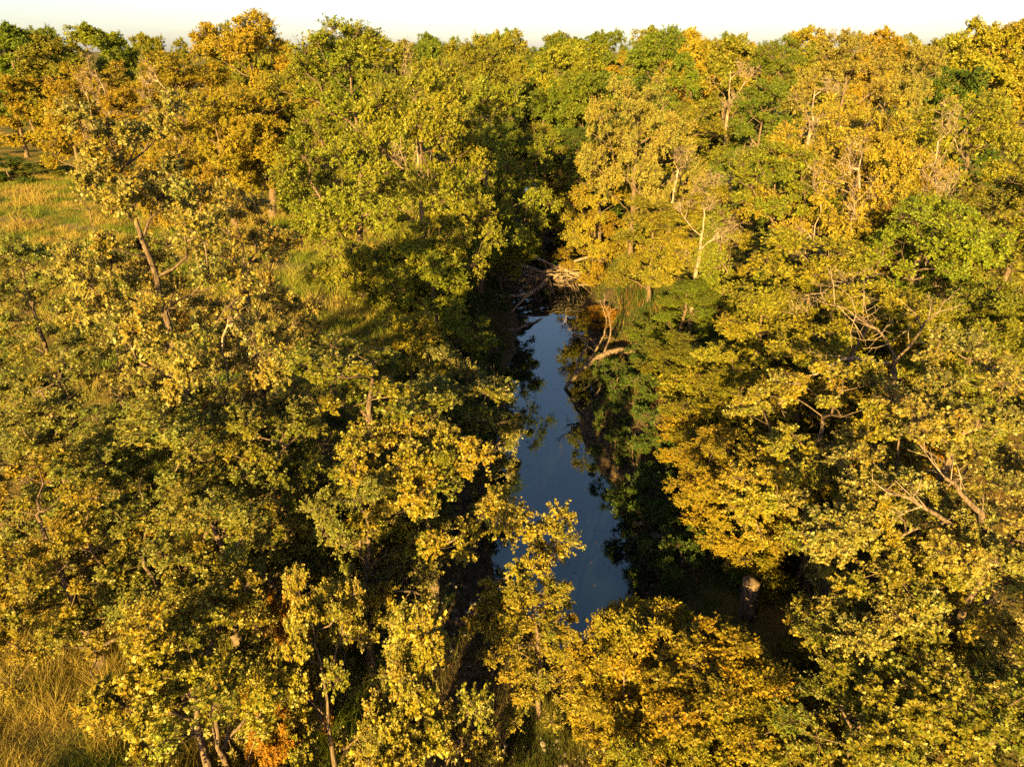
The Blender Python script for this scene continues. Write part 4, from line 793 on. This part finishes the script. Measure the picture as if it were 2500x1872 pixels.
def meadow(n):
    out = []
    a = np.stack([rng.uniform(-70, -5, n), rng.uniform(26, 95, n)], -1)
    cx_, hw_ = creek(a[:, 1]); d_ = cx_ - hw_ - a[:, 0]
    ok = (d_ > 2.5) & (a[:, 0] > -0.72 * a[:, 1] - 6) & (track_d(a[:, 0], a[:, 1]) > 0.9 * rng.uniform(0, 1, n) ** 2)
    ok &= rng.uniform(0, 1, n) < np.clip(40 / a[:, 1], 0.25, 1)
    out.append(a[ok])
    a = np.stack([rng.uniform(-16, -3.5, n // 3), 6 + 20 * rng.uniform(0, 1, n // 3) ** 1.5], -1); a = a[(a[:, 0] > -0.85 * a[:, 1] - 3)]
    cx_, hw_ = creek(a[:, 1]); out.append(a[(cx_ - hw_ - a[:, 0]) > 3.0])
    return np.concatenate(out)
v, f, cc = blades(420000, rng, meadow, 0.40, 0.03, (0.11, 0.155, 0.016), (0.28, 0.225, 0.055), lean=1.0, seed=1)
o = link("meadow_grass", tri_mesh("meadow_grass", v, f, M_GRASS, tint=cc)); tag(o, "tall golden and green meadow grass on the left bank", "grass", kind="stuff")
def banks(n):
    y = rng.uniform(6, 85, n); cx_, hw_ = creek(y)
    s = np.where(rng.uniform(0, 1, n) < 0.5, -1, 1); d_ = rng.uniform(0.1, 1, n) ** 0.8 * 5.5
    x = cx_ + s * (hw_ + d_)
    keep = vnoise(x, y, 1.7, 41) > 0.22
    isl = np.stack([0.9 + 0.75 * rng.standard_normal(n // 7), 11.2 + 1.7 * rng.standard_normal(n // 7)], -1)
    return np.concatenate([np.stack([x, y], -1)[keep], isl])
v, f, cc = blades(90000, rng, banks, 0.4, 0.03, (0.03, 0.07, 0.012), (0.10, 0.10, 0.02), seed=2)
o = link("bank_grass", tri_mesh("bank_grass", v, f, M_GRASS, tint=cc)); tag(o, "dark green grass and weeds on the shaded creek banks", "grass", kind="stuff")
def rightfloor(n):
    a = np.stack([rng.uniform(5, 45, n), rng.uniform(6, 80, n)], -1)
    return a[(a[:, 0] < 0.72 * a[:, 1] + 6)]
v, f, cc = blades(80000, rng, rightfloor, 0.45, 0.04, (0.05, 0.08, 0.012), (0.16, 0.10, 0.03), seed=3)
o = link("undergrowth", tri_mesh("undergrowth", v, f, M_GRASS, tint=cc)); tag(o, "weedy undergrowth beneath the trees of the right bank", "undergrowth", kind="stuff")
# ------------------------------------------------------------------ dead wood in and over the creek
def pipe(name, pts, r0, r1, mat, parent=None, sides=7, seed=0, jitter=0.03, sub=3):
    rg = np.random.default_rng(seed); pts = np.asarray(pts, float)
    t = np.linspace(0, len(pts) - 1, (len(pts) - 1) * sub + 1)
    P_ = np.stack([np.interp(t, np.arange(len(pts)), pts[:, k]) for k in range(3)], -1)
    for _ in range(2): P_[1:-1] = 0.25 * P_[:-2] + 0.5 * P_[1:-1] + 0.25 * P_[2:]
    P_[1:-1] += rg.standard_normal((len(P_) - 2, 3)) * jitter
    T_ = Tubes(); T_.add(P_, np.linspace(r0, r1, len(P_)), sides, rng=rg, rough=0.07)
    T_.v.append(P_[:1]); e = np.arange(sides); T_.f.append(np.stack([(e + 1) % sides, e, np.full(sides, T_.n)], -1)); T_.n += 1
    return link(name, T_.mesh(name, mat), parent)
def side_twigs(parent, pts, n, ln, mat, seed, r=0.014):
    """forked bare twigs along a limb"""
    rg = np.random.default_rng(seed); pts = np.asarray(pts, float); T_ = Tubes()
    for _ in range(n):
        s = rg.uniform(0.25, 1) * (len(pts) - 1); i = min(int(s), len(pts) - 2); a = pts[i] + (pts[i + 1] - pts[i]) * (s - i)
        d = unit(unit(pts[i + 1] - pts[i]) * 0.5 + rg.standard_normal(3) * 0.75 + np.array([0, 0, 0.35])); l_ = ln * rg.uniform(0.5, 1.2)
        b = a + d * l_ * 0.5; c_ = b + unit(d + 0.4 * rg.standard_normal(3)) * l_ * 0.5
        T_.add([a, b, c_], [r, r * 0.7, r * 0.35], 4)
        for q in range(4):
            st = a + (b - a) * rg.uniform(0.4, 1) if q < 2 else b + (c_ - b) * rg.uniform(0.1, 0.9)
            T_.segs([st], [st + unit(d + 0.9 * rg.standard_normal(3)) * l_ * rg.uniform(0.2, 0.45)], r * 0.55, r * 0.25)
    o = link("twigs", T_.mesh("twigs", mat), parent); o["kind"] = "stuff"; return o
def root(name, loc, label, cat, group=None):
    e = link(name, None, None, loc); e.empty_display_size = 0.3
    return tag(e, label, cat, group)
def rel(pts, o): return np.asarray(pts, float) - np.asarray(o, float)

# brush dam across the creek
o_ = (2.6, 49.0, 0.0)
dam = root("brush_dam", o_, "brush dam of tangled logs and sticks lying across the creek", "brush dam")
for k, (a, b, r0, r1) in enumerate((((-1.6, 50.2, 1.5), (3.6, 49.4, 0.7), 0.17, 0.12), ((-1.0, 48.6, 0.7), (4.4, 49.6, 0.5), 0.13, 0.09), ((1.2, 50.6, 1.6), (5.2, 49.0, 0.75), 0.12, 0.06),
                                    ((-1.8, 49.2, 0.95), (2.8, 48.5, 0.45), 0.10, 0.06), ((2.2, 49.8, 0.9), (6.0, 51.2, 1.5), 0.13, 0.10), ((0.4, 48.2, 0.35), (5.9, 48.4, 0.6), 0.11, 0.07))):
    a = np.array(a) * [1, 1, 1.35]; b = np.array(b) * [1, 1, 1.35]
    pipe("log", rel([a, a * 0.6 + b * 0.4 + [0, 0, 0.12], b], o_), r0, r1, M_PALE if k in (0, 2, 4) else M_WET, dam, 8, 100 + k, 0.05)
rg = np.random.default_rng(9)
for k in range(150):
    c_ = np.array([rg.uniform(-1.2, 5.4), 49.2 + rg.normal(0, 0.7), 0]); c_[2] = 0.2 + rg.uniform(0, 1.5) * math.exp(-((c_[1] - 49.4) / 1.2) ** 2)
    th = rg.normal(0.1, 0.55) + (math.pi if rg.random() < 0.5 else 0); l_ = rg.uniform(0.6, 2.6); el = rg.normal(0.06, 0.24)
    d = np.array([math.cos(th) * math.cos(el), math.sin(th) * math.cos(el), math.sin(el)]) * l_ / 2
    pipe("stick", rel([c_ - d, c_ + rg.normal(0, 0.05, 3), c_ + d], o_), rg.uniform(0.02, 0.055), 0.014, M_PALE if c_[2] > 1.0 else M_WET, dam, 5, 200 + k, 0.02, 2)
for k in range(26):                                     # sticks leaning down into the water in front
    a = np.array([rg.uniform(0.6, 4.6), 48.4 + rg.normal(0, 0.3), rg.uniform(0.6, 1.5)]); b = a + np.array([rg.normal(0.3, 0.8), -rg.uniform(0.8, 2.8), 0]); b[2] = -0.12
    pipe("stick", rel([a, 0.5 * (a + b) + [0, 0, 0.08], b], o_), rg.uniform(0.025, 0.05), 0.012, M_WET, dam, 5, 400 + k, 0.03, 2)

o_ = (0.6, 46.0, 0.0)
t = root("fallen_branch", o_, "grey forked fallen branch slanting from the brush dam down to the left", "fallen branch")
P_ = rel([(2.5, 48.0, 1.3), (1.9, 46.9, 0.95), (1.2, 46.3, 0.75), (0.3, 46.1, 0.7), (-0.6, 46.0, 0.6), (-1.4, 46.2, 0.75)], o_)
pipe("limb", P_, 0.15, 0.07, M_PALE, t, 8, 31, 0.03); side_twigs(t, P_, 5, 0.8, M_PALE, 32)
pipe("limb", rel([(1.5, 46.5, 0.8), (0.8, 45.9, 0.55), (0.3, 45.1, 0.3), (-0.1, 44.4, 0.05), (-0.5, 43.9, -0.1)], o_), 0.11, 0.05, M_PALE, t, 7, 33, 0.03)
o_ = (0.7, 41.8, 0.0)
t = root("sunken_log", o_, "dark log half under water left of the pool's far end", "log")
pipe("wood", rel([(-0.9, 40.2, 0.25), (0.4, 41.2, 0.12), (1.4, 42.6, 0.06), (2.0, 43.6, -0.06)], o_), 0.14, 0.08, M_WET, t, 8, 36, 0.04)
# fallen dead tree on the right bank
o_ = (3.4, 33.0, 0.0)
t = root("fallen_dead_tree", o_, "fallen dead tree with forked grey limbs dipping into the pool from the right", "dead tree")
P1 = rel([(2.65, 32.9, -0.1), (3.2, 33.0, 0.75), (3.9, 33.1, 1.35), (4.6, 33.3, 1.75), (5.4, 33.6, 1.85), (6.6, 34.0, 1.5)], o_)
pipe("trunk", P1, 0.09, 0.17, M_WET, t, 9, 41, 0.02)
P2 = rel([(3.1, 33.0, 0.6), (3.3, 33.3, 1.3), (3.75, 33.6, 1.9), (3.9, 33.8, 2.3), (3.35, 33.8, 2.5), (2.9, 33.6, 2.45)], o_)
pipe("limb", P2, 0.09, 0.035, M_WET, t, 7, 42, 0.03)
P3 = rel([(3.3, 32.9, 0.8), (4.0, 33.3, 1.6), (4.4, 33.5, 2.2), (4.75, 33.6, 2.9), (4.65, 33.7, 3.6)], o_)
pipe("limb", P3, 0.075, 0.025, M_WET, t, 7, 43, 0.03)
P4 = rel([(3.75, 33.6, 1.95), (3.4, 33.5, 2.6), (2.95, 33.5, 2.9), (2.4, 33.4, 3.2)], o_)
pipe("limb", P4, 0.05, 0.015, M_PALE, t, 6, 44, 0.03)
P5 = rel([(4.6, 33.3, 1.75), (5.0, 33.9, 2.6), (4.95, 34.2, 3.4), (4.6, 34.3, 4.1)], o_)
pipe("limb", P5, 0.06, 0.02, M_WET, t, 6, 45, 0.03)
for k, q in enumerate((P2, P3, P4, P5)): side_twigs(t, q, 7, 0.9, M_PALE, 50 + k)
for k in range(9):                                      # hanging roots and sticks on the bank
    a = np.array([5.0 + rg.uniform(-0.6, 1.2), 32.4 + rg.uniform(-1.2, 0.6), rg.uniform(1.0, 1.9)]); b = np.array([a[0] - rg.uniform(0.7, 1.6), a[1] - rg.uniform(0.2, 0.9), rg.uniform(0.05, 0.4)])
    pipe("root", rel([a, 0.5 * (a + b) + rg.normal(0, 0.08, 3), b], o_), 0.03, 0.012, M_WET, t, 5, 70 + k, 0.03, 2)
# long curved dead limb over the right bank
o_ = (11.6, 19.2, 2.2)
t = root("dead_limb_tree", o_, "leaning dead tree with a long pale curved limb arching left over the right bank", "dead tree")
pipe("trunk", rel([(11.6, 19.2, 1.9), (11.7, 18.9, 4.0), (11.2, 18.6, 6.2), (10.6, 18.3, 7.5)], o_), 0.2, 0.09, M_BARK, t, 9, 81, 0.04)
P_ = rel([(10.6, 18.3, 7.5), (9.8, 18.1, 7.9), (9.0, 18.0, 7.95), (8.3, 17.9, 7.6), (7.7, 17.8, 7.0), (7.1, 17.7, 6.5)], o_)
pipe("limb", P_, 0.055, 0.012, M_PALE, t, 7, 82, 0.04); side_twigs(t, P_, 9, 0.9, M_PALE, 83)
P_ = rel([(10.7, 18.3, 7.4), (10.2, 17.9, 8.3), (9.4, 17.8, 9.1), (8.4, 18.0, 9.5), (7.7, 18.1, 9.7)], o_)
pipe("limb", P_, 0.045, 0.012, M_BARK, t, 7, 84, 0.04); side_twigs(t, P_, 16, 1.0, M_PALE, 85)
P_ = rel([(10.6, 18.3, 7.5), (11.0, 18.2, 8.6), (11.6, 18.4, 9.5)], o_)
pipe("limb", P_, 0.045, 0.015, M_BARK, t, 7, 86, 0.04); side_twigs(t, P_, 8, 1.0, M_PALE, 87)
# broken pale limbs near the right edge
o_ = (9.9, 13.0, 2.2)
t = root("broken_tree", o_, "thick grey broken limbs of a dead tree among the bright oak leaves at the right", "dead tree")
pipe("trunk", rel([(9.9, 13.0, 1.9), (9.8, 12.6, 4.4), (9.3, 11.5, 6.6)], o_), 0.16, 0.12, M_BARK, t, 9, 91, 0.04)
P_ = rel([(9.3, 11.5, 6.6), (8.7, 10.9, 7.7), (8.1, 10.7, 8.3), (7.5, 10.6, 8.8)], o_)
pipe("limb", P_, 0.08, 0.03, M_BARK, t, 8, 92, 0.03); side_twigs(t, P_, 6, 0.8, M_PALE, 93)
P_ = rel([(9.3, 11.5, 6.5), (8.5, 11.2, 7.3), (7.7, 11.2, 7.8), (6.9, 11.4, 8.1)], o_)
pipe("limb", P_, 0.06, 0.02, M_BARK, t, 8, 94, 0.03); side_twigs(t, P_, 6, 0.8, M_PALE, 95)
# trunk, log and stump on the right bank
def post_trunk(name, pts, r0, r1, seed, label):
    pts = np.asarray(pts, float); o_ = pts[0].copy(); t = root(name, o_, label, "tree trunk")
    pipe("wood", pts - o_, r0, r1, M_BARK, t, 12, seed, 0.015, 5); return t
post_trunk("tree_trunk", [(8.0, 14.2, 1.7), (7.95, 14.2, 2.7), (7.95, 14.15, 4.0), (7.85, 14.1, 5.6)], 0.34, 0.22, 61, "thick sunlit brown trunk standing on the lower right bank")
post_trunk("tree_trunk", [(6.0, 14.1, 1.7), (5.95, 14.1, 2.6), (5.95, 14.1, 3.6)], 0.26, 0.2, 62, "shorter sunlit trunk left of the thick one on the lower right bank")
o_ = (7.2, 14.0, 2.0)
t = root("fallen_log", o_, "pale fallen log leaning against the thick sunlit trunk", "log")
pipe("wood", rel([(6.6, 13.9, 1.75), (7.2, 14.0, 2.15), (7.75, 14.1, 2.6)], o_), 0.15, 0.13, M_PALE, t, 10, 63, 0.01)

# ------------------------------------------------------------------ stones
M_STONE = bark_material("pale_stone", (0.12, 0.105, 0.085), (0.34, 0.30, 0.25), 4.0, 0.4)
def stone_verts(rg, n=1):
    ico_v = np.array([(0, 0, 1), (0.894, 0, 0.447), (0.276, 0.851, 0.447), (-0.724, 0.526, 0.447), (-0.724, -0.526, 0.447), (0.276, -0.851, 0.447),
                      (0.724, 0.526, -0.447), (-0.276, 0.851, -0.447), (-0.894, 0, -0.447), (-0.276, -0.851, -0.447), (0.724, -0.526, -0.447), (0, 0, -1)])
    ico_f = np.array([(0, 1, 2), (0, 2, 3), (0, 3, 4), (0, 4, 5), (0, 5, 1), (1, 6, 2), (2, 7, 3), (3, 8, 4), (4, 9, 5), (5, 10, 1), (2, 6, 7), (3, 7, 8), (4, 8, 9), (5, 9, 10), (1, 10, 6), (6, 11, 7), (7, 11, 8), (8, 11, 9), (9, 11, 10), (10, 11, 6)])
    v = ico_v[None] * rg.uniform(0.75, 1.2, (n, 12, 1)) * rg.uniform([0.7, 0.7, 0.4], [1.2, 1.2, 0.75], (n, 3))[:, None]
    return v, ico_f
rg = np.random.default_rng(17)
x = np.concatenate([rg.uniform(-6.5, -1.0, 1300), rg.uniform(-1.5, 2.5, 500), rg.uniform(3.6, 6.0, 300)]); y = np.concatenate([rg.uniform(9.5, 17.5, 1300), rg.uniform(8.5, 12, 500), rg.uniform(17, 24, 300)])
v, fi = stone_verts(rg, len(x)); s = 0.018 + 0.09 * rg.uniform(0, 1, len(x)) ** 4
v = v * s[:, None, None] + np.stack([x, y, ground_z(x, y) + 0.2 * s], -1)[:, None]
f = (fi[None] + (np.arange(len(x)) * 12)[:, None, None]).reshape(-1, 3)
tag(link("gravel", tri_mesh("gravel", v.reshape(-1, 3), f, M_STONE)), "loose pale gravel on the dark creek bed at the bottom", "gravel", kind="stuff")
for k, (x, y, s, lab) in enumerate(((4.9, 19.9, 0.42, "pale rock lowest on the shaded right bank of the pool"), (5.5, 20.6, 0.36, "pale rock behind the lowest one on the shaded right bank"), (4.6, 21.3, 0.3, "small pale rock at the right waterline of the pool"))):
    v, fi = stone_verts(rg, 1)
    o = link("rock", tri_mesh("rock", v[0] * s, fi, M_STONE), None, (x, y, float(ground_z(x, y)) + 0.12)); tag(o, lab, "rock", "rocks on the shaded bank")

# ------------------------------------------------------------------ small debris: floating leaves, leaf litter
def litter(n, xs, ys, on_water, seed, size):
    rg = np.random.default_rng(seed); x = rg.uniform(*xs, n); y = rg.uniform(*ys, n)
    cx_, hw_ = creek(y); d_ = np.abs(x - cx_) - hw_
    ok = (d_ < 0.6) if on_water else (d_ > 0.0)
    x, y = x[ok], y[ok]; n = len(x)
    z = np.full(n, 0.006) if on_water else ground_z(x, y) + 0.03
    th = rg.uniform(0, 6.28, n); ax = np.stack([np.cos(th), np.sin(th), (0 if on_water else 0.25) * rg.standard_normal(n)], -1)
    nr = np.tile([0, 0, 1.0], (n, 1)) + (0.02 if on_water else 0.35) * rg.standard_normal((n, 3))
    v, f, k = place_leaves(T_LEAF, np.stack([x, y, z], -1), ax, nr, size * rg.uniform(0.5, 1.3, n))
    if on_water: v[:, 2] = np.maximum(v[:, 2], 0.004)
    b = rg.uniform(0.5, 1.2, (n, 1)); c = np.array([[0.20, 0.13, 0.06]]) * b
    return v, f, np.repeat(c, k, 0)
v, f, cc = litter(900, (-1, 5), (15, 50), True, 5, 0.07)
tag(link("floating_leaves", tri_mesh("floating_leaves", v, f, M_GRASS, tint=cc)), "specks of fallen leaves floating on the blue pool", "leaves", kind="stuff")
v, f, cc = litter(16000, (-8, 14), (7, 50), False, 6, 0.11)
tag(link("leaf_litter", tri_mesh("leaf_litter", v, f, M_GRASS, tint=cc)), "brown fallen leaves on the creek banks", "leaves", kind="stuff")
